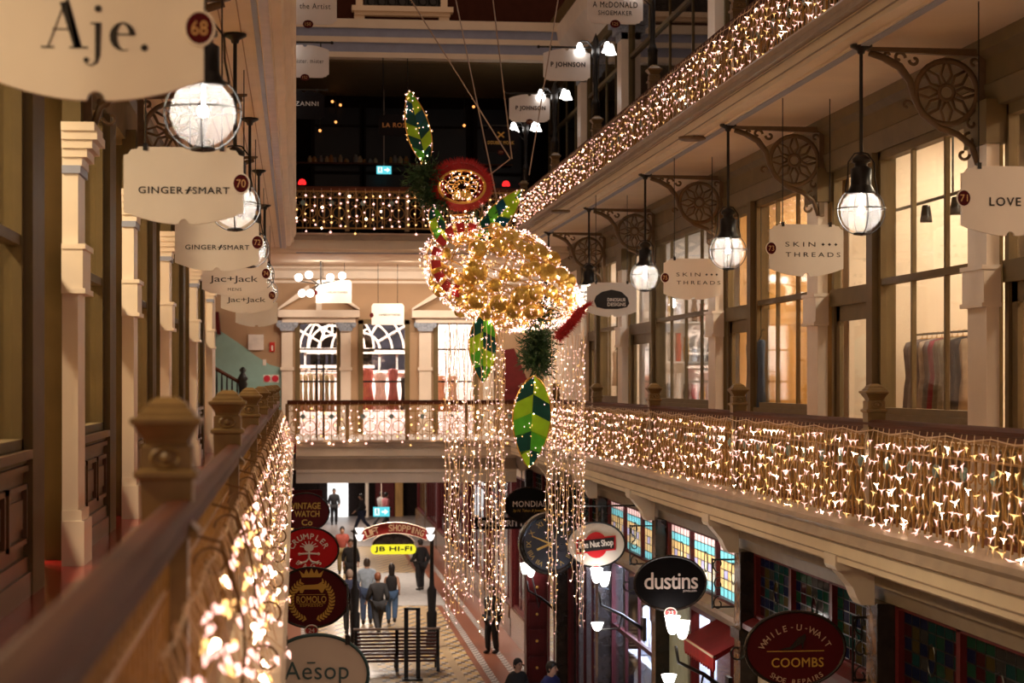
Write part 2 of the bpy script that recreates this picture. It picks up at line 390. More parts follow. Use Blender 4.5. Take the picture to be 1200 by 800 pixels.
def door(x, y0, y1, z0, zt, z1, s, mat, glass, thick=.10, leaf_low=.0):
    dn[0] += 1
    d = thing('door_%d' % dn[0], loc=(x, (y0+y1)/2, z0), kind='structure')
    lo, hi = min(x, x+s*thick), max(x, x+s*thick)
    f = MB(); f.box(lo, y0, z0, hi, y0+.1, z1); f.box(lo, y1-.1, z0, hi, y1, z1); f.box(lo-.02, y0, zt-.10, hi+.02, y1, zt+.10); f.box(lo, y0, z1-.1, hi, y1, z1); f.build('frame', mat, d)
    l = MB(); xx = lo+.03
    l.box(xx, y0+.1, z0, xx+.05, y0+.24, zt-.1); l.box(xx, y1-.24, z0, xx+.05, y1-.1, zt-.1); l.box(xx, y0+.1, zt-.28, xx+.05, y1-.1, zt-.1); l.box(xx, y0+.1, z0, xx+.05, y1-.1, z0+.75)
    lf = l.build('door_leaf', mat, d)
    MB().box(xx+.02, y0+.24, z0+.75, xx+.028, y1-.24, zt-.28).build('pane', glass, lf)
    MB().box(xx-.04, y0+.15, z0+.95, xx, y0+.19, z0+1.15).build('handle', m_iron, lf)
    MB().box(lo+.04, y0+.1, zt+.1, lo+.048, y1-.1, z1-.1).build('transom_pane', glass, d)
    return d
m_room = M('shop_plaster', (.80, .68, .54), .6, var=.06, scale=1.2)
m_timber = M('honey_timber', (.56, .32, .10), .4, var=.25, scale=4, stretch=(1, 1, .2))
m_roomw = M('white_shop_plaster', (.82, .78, .72), .6, var=.04)
rooms = []
def room(x0, x1, y0, y1, z0, z1, mat, e, col=WHITE, back=True, name='wall_shop'):
    m = MB(); m.box(x1, y0, z0, x1+.05, y1, z1) if x1 > x0 else m.box(x1-.05, y0, z0, x1, y1, z1)
    lo, hi = min(x0, x1), max(x0, x1)
    m.box(lo, y0-.04, z0, hi, y0, z1); m.box(lo, y1, z0, hi, y1+.04, z1); m.build(name, mat, kind='structure')
    MB().box(lo, y0, z0-.05, hi, y1, z0).build('floor_shop', m_timber, kind='structure')
    if e:
        # the shop's own ceiling downlights
        for k in range(2):
            ld = bpy.data.lights.new('shop_downlight', 'AREA'); ld.shape = 'DISK'; ld.size = .5; ld.energy = e*.55; ld.color = col
            o = bpy.data.objects.new('shop_downlight', ld); COL.objects.link(o); o.location = ((lo+hi)/2, y0+(y1-y0)*(k+.5)/2, z1-.12)
# rooms behind the right windows
room(XW+.25, 9.4, 11.95, 17.1, ZF1, 3.1, m_room, 110, WARM)
room(XW+.25, 9.4, 17.4, 22.8, ZF1, 3.1, m_room, 150, (1, .82, .58))
room(XW+.25, 9.4, 23.1, 28.6, ZF1, 3.1, m_timber, 190, (1, .82, .58))
room(XW+.25, 9.4, 29.0, 36.9, ZF1, 3.1, m_roomw, 110, (1, .93, .85))
room(XW+.25, 9.4, 37.2, 42.3, ZF1, 3.1, m_room, 130, (1, .88, .74))
pp = MB()
for y in PR:
    pb = pilaster(MB(), XW, y, y+.5, ZF1, 2.5, 1); pb.build('trim_%d' % (10+PR.index(y)), m_white, kind='structure')
    cb = MB(); cb.box(XW-.14, y-.05, 2.15, XW+.05, y+.55, 2.55); cb.build('trim_%d' % (30+PR.index(y)), m_olive, kind='structure')
def bay_right(y0, npane, w, dr):
    a = y0+.56; b = a+w
    MB().box(XW-.04, y0+.5, ZF1, XW+.22, a, 2.5).build('trim_40', m_olive, kind='structure')
    window(XW, a, b, -.36, 1.09, 2.5, npane, 1, m_olive, m_glass)
    MB().box(XW-.07, b, ZF1, XW+.2, b+.22, 2.5).build('trim_41', m_olive, kind='structure')
    door(XW+.05, b+.22, dr, ZF1, 1.0, 2.5, 1, m_olive, m_glass)
bay_right(11.4, 3, 3.2, 17.1); bay_right(17.1, 3, 3.15, 22.85); bay_right(22.85, 3, 3.15, 28.6); bay_right(28.6, 4, 5.0, 37.0); bay_right(37.0, 3, 3.0, 42.4)
MB().box(XW-.1, 42.9, ZF1, XW+.2, 49, 2.5).build('wall_right_end', m_white, kind='structure')

# ---- left gallery wall, level 1
PL = [9.7, 15.3, 20.5, 26.2, 33.3, 39.5]
MB().box(XL-.25, 2, 2.5, XL, YE+6, 3.2).build('wall_left_head', m_olive, kind='structure')
rooms_l = [(4.0, 9.6), (10.0, 15.2), (15.5, 20.4), (20.8, 26.1), (26.5, 33.2), (33.6, 39.4), (39.8, 44.5)]
m_shopl = M('olive_shop_wall', (.40, .34, .20), .6, var=.1)
for i, (a, b) in enumerate(rooms_l): room(XL-.25, XL-3.2, a, b, ZF1, 3.1, m_shopl if i < 3 else m_room, 330 if i < 3 else 200, WARM)
m_glassd = Glass('left_window_glass', (.92, .92, .86), .08)
for i, y in enumerate(PL):
    pilaster(MB(), XL, y, y+.5, ZF1, 1.6, -1).build('trim_%d' % (50+i), m_white, kind='structure')
    q = MB().box(XL, y-.02, 1.60, XL+.14, y+.52, 1.66); q.build('trim_%d' % (60+i), m_blue, kind='structure')
    cap(MB(), XL, y, y+.5, 1.66, -1).build('trim_%d' % (70+i), m_white, kind='structure')
    MB().box(XL, y, 1.98, XL+.14, y+.5, 2.6).build('trim_%d' % (80+i), m_olived, kind='structure')
def bay_left(y0, w, dr, npane):
    a = y0+.56; b = a+w
    MB().box(XL-.2, y0+.5, ZF1, XL+.03, a, 2.5).build('trim_90', m_olived, kind='structure')
    window(XL, a, b, -.46, .93, 2.5, npane, -1, m_olived, m_glassd)
    # panelled dado under the window
    d = MB(); d.box(XL-.2, a, ZF1, XL, b, -.46).build('wall_left_dado', m_dado, kind='structure')
    root = [o for o in bpy.data.objects if o.name.startswith('wall_left_dado')][-1]
    r = MB(); r.box(XL, a, -.50, XL+.06, b, -.44); r.box(XL, a, -.58, XL+.035, b, -.54); r.box(XL, a, ZF1, XL+.05, b, ZF1+.16); r.box(XL, a, ZF1+.16, XL+.03, b, ZF1+.26); r.build('sill_moulding', m_dado, root)
    np_ = max(2, int(w/.75)); st = w/np_
    for k in range(np_):
        p = MB(); ya, yb = a+st*k+.07, a+st*(k+1)-.07; za, zb = -1.05, -.66
        for q in ((ya, za, yb, za+.035), (ya, zb-.035, yb, zb), (ya, za, ya+.035, zb), (yb-.035, za, yb, zb)): p.box(XL-.01, q[0], q[1], XL+.035, q[2], q[3])
        p.box(XL-.01, ya+.1, za+.1, XL+.018, yb-.1, zb-.1); p.build('panel', m_dado, root)
    MB().box(XL-.2, b, ZF1, XL+.06, b+.6, 2.5).build('trim_91', m_olived, kind='structure')
    door(XL-.25, b+.6, dr, ZF1, .85, 2.5, 1, m_olived, m_glassd)
for i, y in enumerate([4.2]+PL[:-1]):
    nx = ([4.2]+PL)[i+1]; bay_left(y, (nx-y)*.52, nx, 3 if i == 0 else 2)
MB().box(XL-.25, 40.0, ZF1, XL, 44.0, 2.5).build('wall_left_end', m_white, kind='structure')
# ------------------------------------------------------------------ end wall of the court, level 1 (behind the cross bridge)
YW = 49.6
def ex(px): return at(px, 448, YW).x
def ez(py, px=420): return at(px, py, YW).z
W1, W2, W3, W4 = ex(345), ex(400), ex(420), ex(481)
m_wallb = m_brown
op = [(ex(346), ex(400)), (ex(420), ex(480)), (ex(508), ex(560))]      # openings
zt = ez(375)
w = MB(); w.box(-6.5, YW, zt, 8, YW+.2, 3.2)
xs = [ex(262)]+[v for o in op for v in o]+[8]
xs[0] = -6.5
for i in range(0, len(xs), 2): w.box(xs[i], YW, ZF1, xs[i+1], YW+.2, zt)
w.build('wall_end', m_wallb, kind='structure')
MB().prism([(YW, 2.60), (YW-.05, 2.62), (YW-.06, 2.80), (YW-.16, 2.86), (YW-.18, 3.0), (YW, 3.0)], -6.5, 8, 'x').build('trim_end_cornice', m_white, kind='structure')
MB().box(-6.5, YW-.03, 2.50, 8, YW, 2.56).build('trim_end_picture_rail', m_white, kind='structure')
MB().box(-6.5, YE+.3, ZF1-.2, 8, YW+5, ZF1).build('floor_bridge', m_redfl, kind='structure')
MB().box(-6.5, YE+4.6, 2.95, 8, YW+5, 3.1).build('ceiling_bridge', m_ceil, kind='structure')
rm = MB(); rm.box(ex(320), YW+3.4, ZF1, 8, YW+3.5, 2.6); rm.box(ex(320)-.05, YW+.2, ZF1, ex(320), YW+3.5, 2.6); rm.build('wall_shop_back', m_roomw, kind='structure')
for px in (372, 450, 530):
    ld = bpy.data.lights.new('shop_downlight', 'AREA'); ld.shape = 'DISK'; ld.size = .7; ld.energy = 150; ld.color = (1, .94, .88)
    o = bpy.data.objects.new('shop_downlight', ld); COL.objects.link(o); o.location = (ex(px), YW+1.8, 2.4)
tn = 100
m_capital = M('blue_grey_capital', (.30, .34, .42), .5, var=.3, scale=20)
def end_pilaster(pa, pb):
    global tn
    tn += 1; a, b = ex(pa), ex(pb)
    t = MB(); t.box(a, YW-.12, ZF1, b, YW, ez(377)); t.box(a-.03, YW-.15, ez(434), b+.03, YW, ez(430)); t.box(a-.05, YW-.16, ZF1, b+.05, YW, ZF1+.3)
    o = t.build('trim_%d' % tn, m_white, kind='structure')
    c = MB(); c.prism([(a-.02, ez(388)), (b+.02, ez(388)), (b+.06, ez(384)), (b+.14, ez(380)), (b+.10, ez(376)), (a-.10, ez(376)), (a-.14, ez(380)), (a-.06, ez(384))], YW-.2, YW)
    for sx in (a-.06, b+.06): c.lathe([(.0, -.23), (.07, -.22), (.07, YW*0-.0)], (sx, YW, ez(381)), 10, axis='y')
    c.build('capital', m_capital, o)
for pa, pb in ((330, 343), (399, 411), (491, 505), (566, 578)): end_pilaster(pa, pb)
def pediment(pa, pb, apex, z0, cat):
    global tn
    tn += 1; a, b = ex(pa), ex(pb); c = (a+b)/2; za = ez(apex); zb = ez(z0)
    t = MB(); t.box(a, YW-.34, zb-.09, b, YW, zb+.09); t.box(a+.1, YW-.22, zb-.22, b-.1, YW, zb-.09)
    for s in (-1, 1):
        e = a if s < 0 else b; g = c+s*.30
        zg = zb+.09+(za-zb-.09)*(1-.30/((b-a)/2))
        t.prism([(e, zb+.09), (e+0*s, zb+.14), (g, zg+.18), (g, zg)] if s < 0 else [(e, zb+.09), (g, zg), (g, zg+.18), (e, zb+.14)], YW-.32, YW)
        t.prism([(g, zg+.18), (g, zg), (g-s*.08, zg+.02), (g-s*.05, zg+.2)], YW-.32, YW)
    t.box(c-.07, YW-.26, zb+.09, c+.07, YW, zb+.30)
    o = t.build('trim_%d' % tn, m_white, kind='structure')
pediment(326, 421, 336, 368, 0); pediment(482, 586, 336, 368, 0)
# olive door cases and shop glazing
for i, (a, b) in enumerate(op):
    wn[0] += 1; wnd = thing('window_%d' % wn[0], loc=(a, YW, ZF1), kind='structure')
    f = MB()
    for q in (a, b-.12): f.box(q, YW-.03, ZF1, q+.12, YW+.1, zt)
    f.box(a, YW-.03, zt-.1, b, YW+.1, zt+.02); f.build('frame', m_olive, wnd)
    f = MB().box(a, YW+.02, ez(410), b, YW+.08, ez(408)); f.build('transom', m_iron, wnd)
    f = MB().box(a, YW+.02, ez(448), b, YW+.08, ez(446)); f.build('transom', m_iron, wnd)
    MB().box(a+.1, YW+.04, ZF1, b-.1, YW+.05, zt-.1).build('pane', m_glass, wnd)
# arched window of the room behind, black panes between white bars
def fan_window(cx, cz, R_, tag):
    wn[0] += 1; y = YW+3.36; q = thing('window_%d' % wn[0], loc=(cx, y, cz), kind='structure')
    m_night = M('night_pane', (.012, .012, .018), .6, var=.5, scale=3, spec=.1)
    for r0, r1, n in ((.05, .40, 2), (.47, .70, 6), (.76, .98, 6), (1.04, 1.26, 6)):
        for k in range(n):
            a0 = PI*k/n+.045/r1; a1 = PI*(k+1)/n-.045/r1
            pts = circ(cx, cz, R_*r1, R_*r1, 6, a0, a1)+circ(cx, cz, R_*r0, R_*r0, 6, a1, a0)
            MB().prism(pts, y-.02, y).build('pane', m_night, q)
    for k in range(6):
        for j, h in enumerate((.42,)):
            x0 = cx-R_*1.26+R_*.42*k+.03; MB().box(x0, y-.02, cz-.14-R_*.36, x0+R_*.42-.06, y, cz-.10).build('pane', m_night, q)
    f = MB()
    for r in (.43, .73, 1.01, 1.30): f.tube([(x, y-.03, z) for x, z in circ(cx, cz, R_*r, R_*r, 25, 0, PI)], .03, 5)
    for k in range(7): f.tube([(cx+R_*.43*math.cos(PI*k/6), y-.03, cz+R_*.43*math.sin(PI*k/6)), (cx+R_*1.3*math.cos(PI*k/6), y-.03, cz+R_*1.3*math.sin(PI*k/6))], .028, 5)
    f.box(cx-R_*1.32, y-.05, cz-.08, cx+R_*1.32, y-.01, cz+.03); f.box(cx-R_*1.32, y-.05, cz-.2-R_*.36, cx+R_*1.32, y-.01, cz-.12-R_*.36)
    f.build('glazing_bars', m_white, q)
fan_window(at(424, 411, YW+3.4).x, at(424, 411, YW+3.4).z, 1.12, 0)
fan_window(at(398, 409, YW+3.4).x-0.2, at(398, 409, YW+3.4).z, .86, 1)
# clothes in the end shop
def garment(name, px, py0, py1, wpx, Y, col, label, group=None, cat='garment', flare=1.25, cord=None):
    c = at(px, py0, Y); bot = at(px, py1, Y).z; k = 1/ppm(c.x, Y); w = wpx*k/2
    m = M('fabric_'+name, col, .8, var=.25, scale=9, stretch=(3, 3, .5))
    t = thing(name, label, cat, (c.x, Y, bot), group)
    h = c.z-bot; b = MB(); n = 14; rows = ((0, .55), (.03, 1), (.12, 1.0), (.22, .92), (.42, .74), (.6, .9), (1, flare))
    vs = []; fs = []
    for u, ww in rows:
        for i in range(n):
            a = 2*PI*i/n; rip = 1+.10*math.cos(a*5+u)*u
            vs.append((c.x+w*ww*rip*math.cos(a), Y+.10*rip*math.sin(a), c.z-h*u))
    for j in range(len(rows)-1):
        for i in range(n): fs.append((j*n+i, j*n+(i+1) % n, (j+1)*n+(i+1) % n, (j+1)*n+i))
    b.add(vs, fs+[tuple(range(n-1, -1, -1)), tuple(range((len(rows)-1)*n, len(rows)*n))]); b.build('cloth', m, t, True)
    MB().tube([(c.x-w*.8, Y, c.z-.02), (c.x, Y, c.z+.05), (c.x, Y, c.z+.12), (c.x+.04, Y, c.z+.15), (c.x+.05, Y, c.z+.12)], .008, 5).build('hanger', m_iron, t)
    if cord: MB().tube([(c.x, Y, c.z+.10), (c.x, Y, cord)], .006, 4).build('cord', m_iron, t)
    return t
garment('hanging_dress', 430, 432, 480, 15, YW+.9, (.50, .13, .10), 'dusty red dress, left one in the middle arched shop window')
garment('printed_dress', 445.5, 436, 480, 14, YW+.75, (.85, .55, .50), 'white dress with coral print, second in the middle shop window')
garment('hanging_dress', 460.5, 432, 480, 12, YW+.9, (.36, .10, .09), 'dark rose dress, third in the middle shop window')
garment('dark_jacket', 474, 442, 480, 9, YW+.9, (.015, .014, .016), 'black jacket at the right end of the middle shop window')
for i in range(7):
    garment('hanging_coat', 352+i*6.2, 438+(i % 2), 482, 5.4, YW+1.0+.05*(i % 3), (.48-.03*(i % 3), .36, .22-.02*(i % 2)), 'beige coat on the rail in the left end-shop window, %s' % ('first from the left', 'second from the left', 'third from the left', 'fourth from the left', 'fifth from the left', 'sixth from the left', 'rightmost')[i], 'beige coats in the left end shop', 'coat', 1.1)
p0, p1 = at(348, 435, YW+1.05), at(395, 435, YW+1.05)
r = MB().tube([p0, p1], .015, 6).tube([p0, (p0.x, p0.y, ZF1)], .015, 6).tube([p1, (p1.x, p1.y, ZF1)], .015, 6)
single(r, 'clothes_rail', m_iron, 'black clothes rail holding the beige coats in the left end shop', 'rail', (p0.x, p0.y, ZF1))
garment('hanging_dress', 516, 440, 482, 12, YW+.9, (.75, .36, .22), 'coral dress in the right end-shop window, left one')
garment('hanging_dress', 530, 440, 482, 12, YW+.9, (.70, .42, .32), 'pale coral dress in the right end-shop window behind the light strands')
# black freestanding frame on the bridge (seen against the left shop)
p = at(371, 448, YE+2.0); k = 1/ppm(p.x, YE+2); fr = MB()
for px in (371, 379): q = at(px, 421, YE+2); fr.tube([(q.x, q.y, ZF1), q], .025, 6)
fr.tube([at(371, 421, YE+2), at(379, 421, YE+2)], .025, 6); fr.box(p.x-.15, YE+1.8, ZF1, p.x+.32, YE+2.2, ZF1+.03)
single(fr, 'display_stand', m_iron, 'tall narrow black metal stand on the bridge before the left end shop', 'stand', (p.x, YE+2, ZF1))

# ---- stair in the far left corner: teal dado, black balustrade
te = [(250, 384), (262, 390), (280, 402), (300, 417), (316, 427), (330, 431), (330, 480), (250, 480)]
MB().prism([(at(a, b, YW-.02).x, at(a, b, YW-.02).z) for a, b in te], YW-.025, YW).build('trim_teal_dado', m_teal, kind='structure')
st = thing('stair_balustrade', 'black timber stair balustrade with turned newel against the teal wall', 'stair rail', (ex(280), YW-1.0, ZF1))
ys = YW-1.0
def sp(px, py): return at(px, py, ys)
MB().tube([sp(246, 428), sp(283, 449)], .05, 6).build('handrail', m_mahog, st)
for px in range(248, 282, 6):
    q = sp(px, 430+(px-246)*.57); b = Vector((q.x, q.y, ZF1)); MB().tube([b, b.lerp(q, .3), b.lerp(q, .5), b.lerp(q, .8), q], [.025, .035, .02, .03, .02], 6).build('baluster', m_iron, st)
q = sp(284.5, 430); MB().lathe([(.11, ZF1), (.11, ZF1+.7), (.07, ZF1+.75), (.10, q.z-.50), (.12, q.z-.42), (.09, q.z-.35), (.13, q.z-.28), (.07, q.z-.17), (.05, q.z-.14), (.09, q.z-.07), (.03, q.z)], (q.x, q.y, 0), 10).build('newel', m_iron, st, True)
# things on the brown wall
def wall_plate(name, x0, y0, x1, y1, mat, label, cat, d=.04):
    a, b = at(x0, y1, YW), at(x1, y0, YW)
    return single(MB().box(a.x, YW-d, a.z, b.x, YW, b.z), name, mat, label, cat, ((a.x+b.x)/2, YW, a.z))
wall_plate('switch_panel', 291, 392, 309, 410, M('panel_white', (.78, .72, .68), .4), 'square white service panel on the tan wall above the teal dado', 'panel', .08)
o = wall_plate('fire_sign', 316, 401, 322, 412, M('fire_red', (.6, .02, .015), .4), 'small red fire extinguisher sign on the tan wall', 'sign')
e = MB(); a = at(319, 407, YW); e.box(a.x-.02, YW-.05, a.z-.08, a.x+.02, YW-.041, a.z+.05); e.build('pictogram', m_sign, o)
for v in o.children: v.data.transform(Matrix.Translation(-Vector((0, 0, 0))))
wall_plate('call_point', 308, 421, 312, 428, m_sign, 'tiny white wall fitting on the tan wall edge', 'fitting')
for i, px in enumerate((313, 322.5)):
    a = at(px, 443.5, YW); t = wall_plate('safety_notice', px-4.5, 439, px+4.5, 448, m_sign, ('left' if i == 0 else 'right')+' white notice with a red disc on the teal wall', 'notice', .03)
    MB().lathe([(.0, -.045), (.085, -.045), (.085, -.03)], (a.x, YW, a.z), 14, axis='y').build('disc', M('notice_red', (.6, .02, .05), .4), t)
a = at(262, 372, YW)
single(MB().prism([(at(p, q, YW).x, at(p, q, YW).z) for p, q in ((253, 366), (257, 366), (259, 392), (255, 392))], YW-.5, YW-.0), 'stair_board', m_redwood, 'dark red board hung beside the stair at the far left', 'board', (a.x, YW-.5, a.z))
# second stair behind the flower, right end: red raking board
MB().prism([(at(p, q, YW-.4).x, at(p, q, YW-.4).z) for p, q in ((588, 410), (602, 408), (628, 470), (590, 470))], YW-.5, YW-.3).build('trim_stair_string', m_redwood, kind='structure')
for x in (.6, 2.6, 4.4):  # added lamps, no fitting seen here, to brighten the end wall
    ld = bpy.data.lights.new('added_bridge_light', 'AREA'); ld.shape = 'DISK'; ld.size = .5; ld.energy = 75; ld.color = (1, .82, .64)
    o = bpy.data.objects.new('added_bridge_light', ld); COL.objects.link(o); o.location = (x, YE+2.2, 2.86); o.rotation_euler = (.35, 0, 0)
# ---- cluster of white globe lights hanging on the bridge
Yc = YE+2.6; cl = thing('globe_cluster_lamp', 'black multi-arm lamp with six white globes hanging over the cross bridge', 'lamp', at(376, 303, Yc))
MB().tube([at(376, 300, Yc), at(376, 332, Yc)], .022, 6).build('rod', m_iron, cl)
gl = ((350, 325), (362, 322), (387, 325), (401, 323), (354, 343.5), (363.5, 343.5))
a = MB()
for gx, gy in gl: a.tube([at(374, 333, Yc), at((374+gx)/2, 331+(gy-325)*.4, Yc), at(gx, gy+4, Yc)], .014, 5)
a.build('arms', m_iron, cl)
m_globe = Emit('white_globe', (1, .90, .80), 4)
for gx, gy in gl: MB().ball(at(gx, gy, Yc), .095, 12, 8).build('globe', m_globe, cl, True)

# ------------------------------------------------------------------ upper levels at the end
YU = 50.2
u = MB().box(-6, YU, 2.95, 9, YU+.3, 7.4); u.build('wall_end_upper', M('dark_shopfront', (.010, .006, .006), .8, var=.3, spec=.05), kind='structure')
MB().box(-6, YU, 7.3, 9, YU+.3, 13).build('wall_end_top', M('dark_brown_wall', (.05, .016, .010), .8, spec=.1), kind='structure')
MB().box(-6, YE+.3, 3.2, 9, YU, 3.31).build('floor_upper_bridge', m_mahog, kind='structure')
for k, px in enumerate((395, 455, 520, 585)):
    wn[0] += 1; a = at(px, 150, YU); q = thing('window_%d' % wn[0], loc=(a.x, YU, 3.3), kind='structure'); f = MB()
    for dx in (-.62, .62): f.box(a.x+dx-.05, YU-.08, 3.3, a.x+dx+.05, YU, 7.1)
    f.box(a.x-.62, YU-.06, 5.3, a.x+.62, YU, 5.38); f.box(a.x-.62, YU-.06, 6.5, a.x+.62, YU, 6.56); f.build('frame', m_dark, q)
    MB().box(a.x-.57, YU-.03, 3.9, a.x+.57, YU-.02, 7.0).build('pane', M('dark_glass', (.008, .008, .012), .3, var=0, spec=.2), q)
sh0, sh1 = at(345, 190, YU-.3), at(600, 190, YU-.3)
single(MB().box(sh0.x, YU-.42, sh0.z-.04, sh1.x, YU-.02, sh0.z), 'bottle_shelf', m_mahog, 'long dark shelf across the dim upper end shop', 'shelf', (sh0.x, YU-.3, sh0.z))
jm = [M('jar_cream', (.45, .30, .16), .3), M('jar_amber', (.40, .17, .04), .3), M('jar_grey', (.25, .2, .17), .3)]
jar0 = []
for i, px in enumerate((363, 368.5, 376, 383, 388, 392.5, 399, 406, 417, 422, 427, 434, 440, 458, 463, 469, 476)):
    a = at(px, 190, YU-.28); r_ = .045+.03*RN.random(); hh = .10+.12*RN.random()
    t = single(MB().lathe([(r_, 0), (r_, hh*.7), (r_*.5, hh*.8), (r_*.55, hh), (r_*.5, hh)], (a.x, a.y, sh0.z), 8), 'jar', jm[i % 3], 'small %s jar, %s from the left on the dim upper shelf' % (('cream', 'amber', 'grey')[i % 3], ORDS[i]), 'jar', (a.x, a.y, sh0.z), 'jars on the upper end shelf')
for i, (px, py) in enumerate(((389.5, 119), (399, 123), (393.5, 143), (375, 153), (555, 125), (544, 147))):
    a = at(px, py, YU-.6); t = thing('hanging_bulb', 'tiny warm bulb in the dim upper shop, %s' % ('left one of the highest pair', 'right one of the highest pair', 'below the highest pair', 'lowest on the left', 'high on the right', 'lowest on the right')[i], 'bulb', (a.x, a.y, 7.3), 'tiny bulbs in the upper end shop')
    MB().tube([(a.x, a.y, 7.3), (a.x, a.y, a.z+.04)], .006, 4).build('cord', m_iron, t); MB().ball(a, .035, 8, 6).build('globe', Emit('amber_bulb', (1, .38, .1), 1.6), t)
m_redl = Emit('red_lamp', (1, .02, .02), 1.5)
for px, py, s in ((354, 213.5, 'left'), (593, 215.5, 'right')):
    a = at(px, py, YE+1.5); o = single(MB().lathe([(.09, -.05), (.09, .0), (.06, .06), (.0, .08)], a, 10), 'red_lamp', m_redl, 'small glowing red lamp behind the upper end railing, %s one' % s, 'lamp', a); MB().tube([(a.x, a.y, 3.31), (a.x, a.y, a.z-.04)], .02, 6).lathe([(.12, 3.31), (.12, 3.33), (.03, 3.35)], (a.x, a.y, 0), 10).build('stand', m_iron, o)
def exit_sign(px, py, Y, w, h, zc, label):
    a = at(px, py, Y); k = 1/ppm(a.x, Y); w *= k; h *= k
    t = thing('exit_sign', label, 'exit sign', a)
    MB().box(a.x-w/2, Y, a.z-h/2, a.x+w/2, Y+.08, a.z+h/2).build('light_box', Emit('exit_cyan', (.10, .55, .62), 1.1), t)
    x = MB(); x.box(a.x-w*.42, Y-.008, a.z-h*.36, a.x-w*.12, Y-.002, a.z+h*.36); x.build('doorway', Emit('exit_white', (.75, .95, .95), 1.2), t)
    x = MB(); zz = a.z; x.prism([(a.x+w*.02, zz-.01*0-h*.1), (a.x+w*.2, zz-h*.1), (a.x+w*.2, zz-h*.3), (a.x+w*.42, zz), (a.x+w*.2, zz+h*.3), (a.x+w*.2, zz+h*.1), (a.x+w*.02, zz+h*.1)], Y-.008, Y-.002)
    x.build('arrow', Emit('exit_white2', (.8, .97, .97), 1.3), t)
    r = MB(); cx = a.x-w*.27; r.ball((cx, Y-.012, zz+h*.22), h*.09, 6, 4)
    r.tube([(cx, Y-.012, zz+h*.13), (cx-.01, Y-.012, zz-h*.05)], h*.06, 5); r.tube([(cx, Y-.012, zz-h*.05), (cx+h*.15, Y-.012, zz-h*.3)], h*.04, 5); r.tube([(cx, Y-.012, zz-h*.05), (cx-h*.18, Y-.012, zz-h*.28)], h*.04, 5); r.tube([(cx-h*.15, Y-.012, zz+h*.1), (cx+h*.16, Y-.012, zz)], h*.035, 5)
    r.build('running_figure', Emit('exit_green', (.02, .35, .36), .8), t)
    MB().tube([(a.x, Y+.04, a.z+h/2), (a.x, Y+.04, zc)], .012, 5).build('rod', m_cable, t)
exit_sign(450, 199, YU-1.2, 17, 9, 7.3, 'lit cyan exit sign hanging in the dim upper end shop')
exit_sign(447, 599.5, 62, 19, 11, -2.0, 'lit cyan exit sign hanging in the ground floor hall')
# window feature in the dark top wall
c = at(470, 30, YU); t = MB()
t.box(at(412, 0, YU).x, YU-.35, at(470, 16, YU).z, at(530, 0, YU).x, YU, at(470, 10, YU).z); t.box(at(415, 0, YU).x, YU-.22, at(470, 20, YU).z, at(527, 0, YU).x, YU, at(470, 16, YU).z)
for px in (421, 520): t.box(at(px-6, 0, YU).x, YU-.15, at(470, 40, YU).z, at(px+6, 0, YU).x, YU, at(470, 20, YU).z)
for px in (421, 520): t.box(at(px-4, 0, YU).x, YU-.12, at(470, 10, YU).z, at(px+4, 0, YU).x, YU, at(470, -60, YU).z)
t.build('trim_top_sill', m_cream, kind='structure')
wn[0] += 1; q = thing('window_%d' % wn[0], loc=(c.x, YU, c.z+.5), kind='structure')
MB().box(at(427, 0, YU).x, YU-.02, at(470, 8, YU).z, at(515, 0, YU).x, YU, at(470, -60, YU).z).build('pane', M('dark_glass_top', (.012, .012, .015), .08, var=0), q)
f = MB()
for px in range(430, 516, 12):
    a = at(px, 8, YU); f.tube([(a.x, YU-.08, a.z), (a.x, YU-.08, a.z+1.2)], .012, 4); f.tube([(x, YU-.08, z) for x, z in circ(a.x+.12, a.z+.13, .1, .1, 10)], .012, 4, True)
f.build('window_guard', m_iron, q)

# ---- right gallery shops of level 2
MB().box(XW-.02, 4, 3.3, XW+.25, YU, 3.95).build('wall_right_upper', m_olived, kind='structure')
MB().box(XW, 4, 7.2, XW+.25, YU, 9).build('wall_right_upper_head', m_olived, kind='structure')
MB().prism([(XW, 7.3), (XW-.35, 7.75), (XW-.4, 8.1), (XW, 8.1)], 4, YU).build('trim_right_upper_cornice', m_white, kind='structure')
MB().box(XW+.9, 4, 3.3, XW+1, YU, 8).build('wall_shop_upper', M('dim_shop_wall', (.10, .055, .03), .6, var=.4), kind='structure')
m_uglass = Glass('upper_window_glass', (.7, .7, .72), .22)
for i, y in enumerate([5.9]+PR):
    p = MB(); p.box(XW-.13, y, 3.3, XW+.1, y+.5, 7.25); p.box(XW-.17, y-.04, 3.3, XW+.1, y+.54, 3.7); p.build('trim_%d' % (130+i), m_white, kind='structure')
    c = MB()
    for k, (d, zz) in enumerate(((.16, 6.55), (.22, 6.68), (.30, 6.82), (.25, 6.95), (.38, 7.08))): c.box(XW-d, y-.03*k, zz, XW, y+.5+.03*k, zz+.13)
    c.build('trim_%d' % (150+i), m_capital, kind='structure')
    b = ([5.9]+PR+[49])[i+1]
    window(XW, y+.55, b-.05, 3.95, 6.2, 7.2, 4, 1, m_olived, m_uglass)

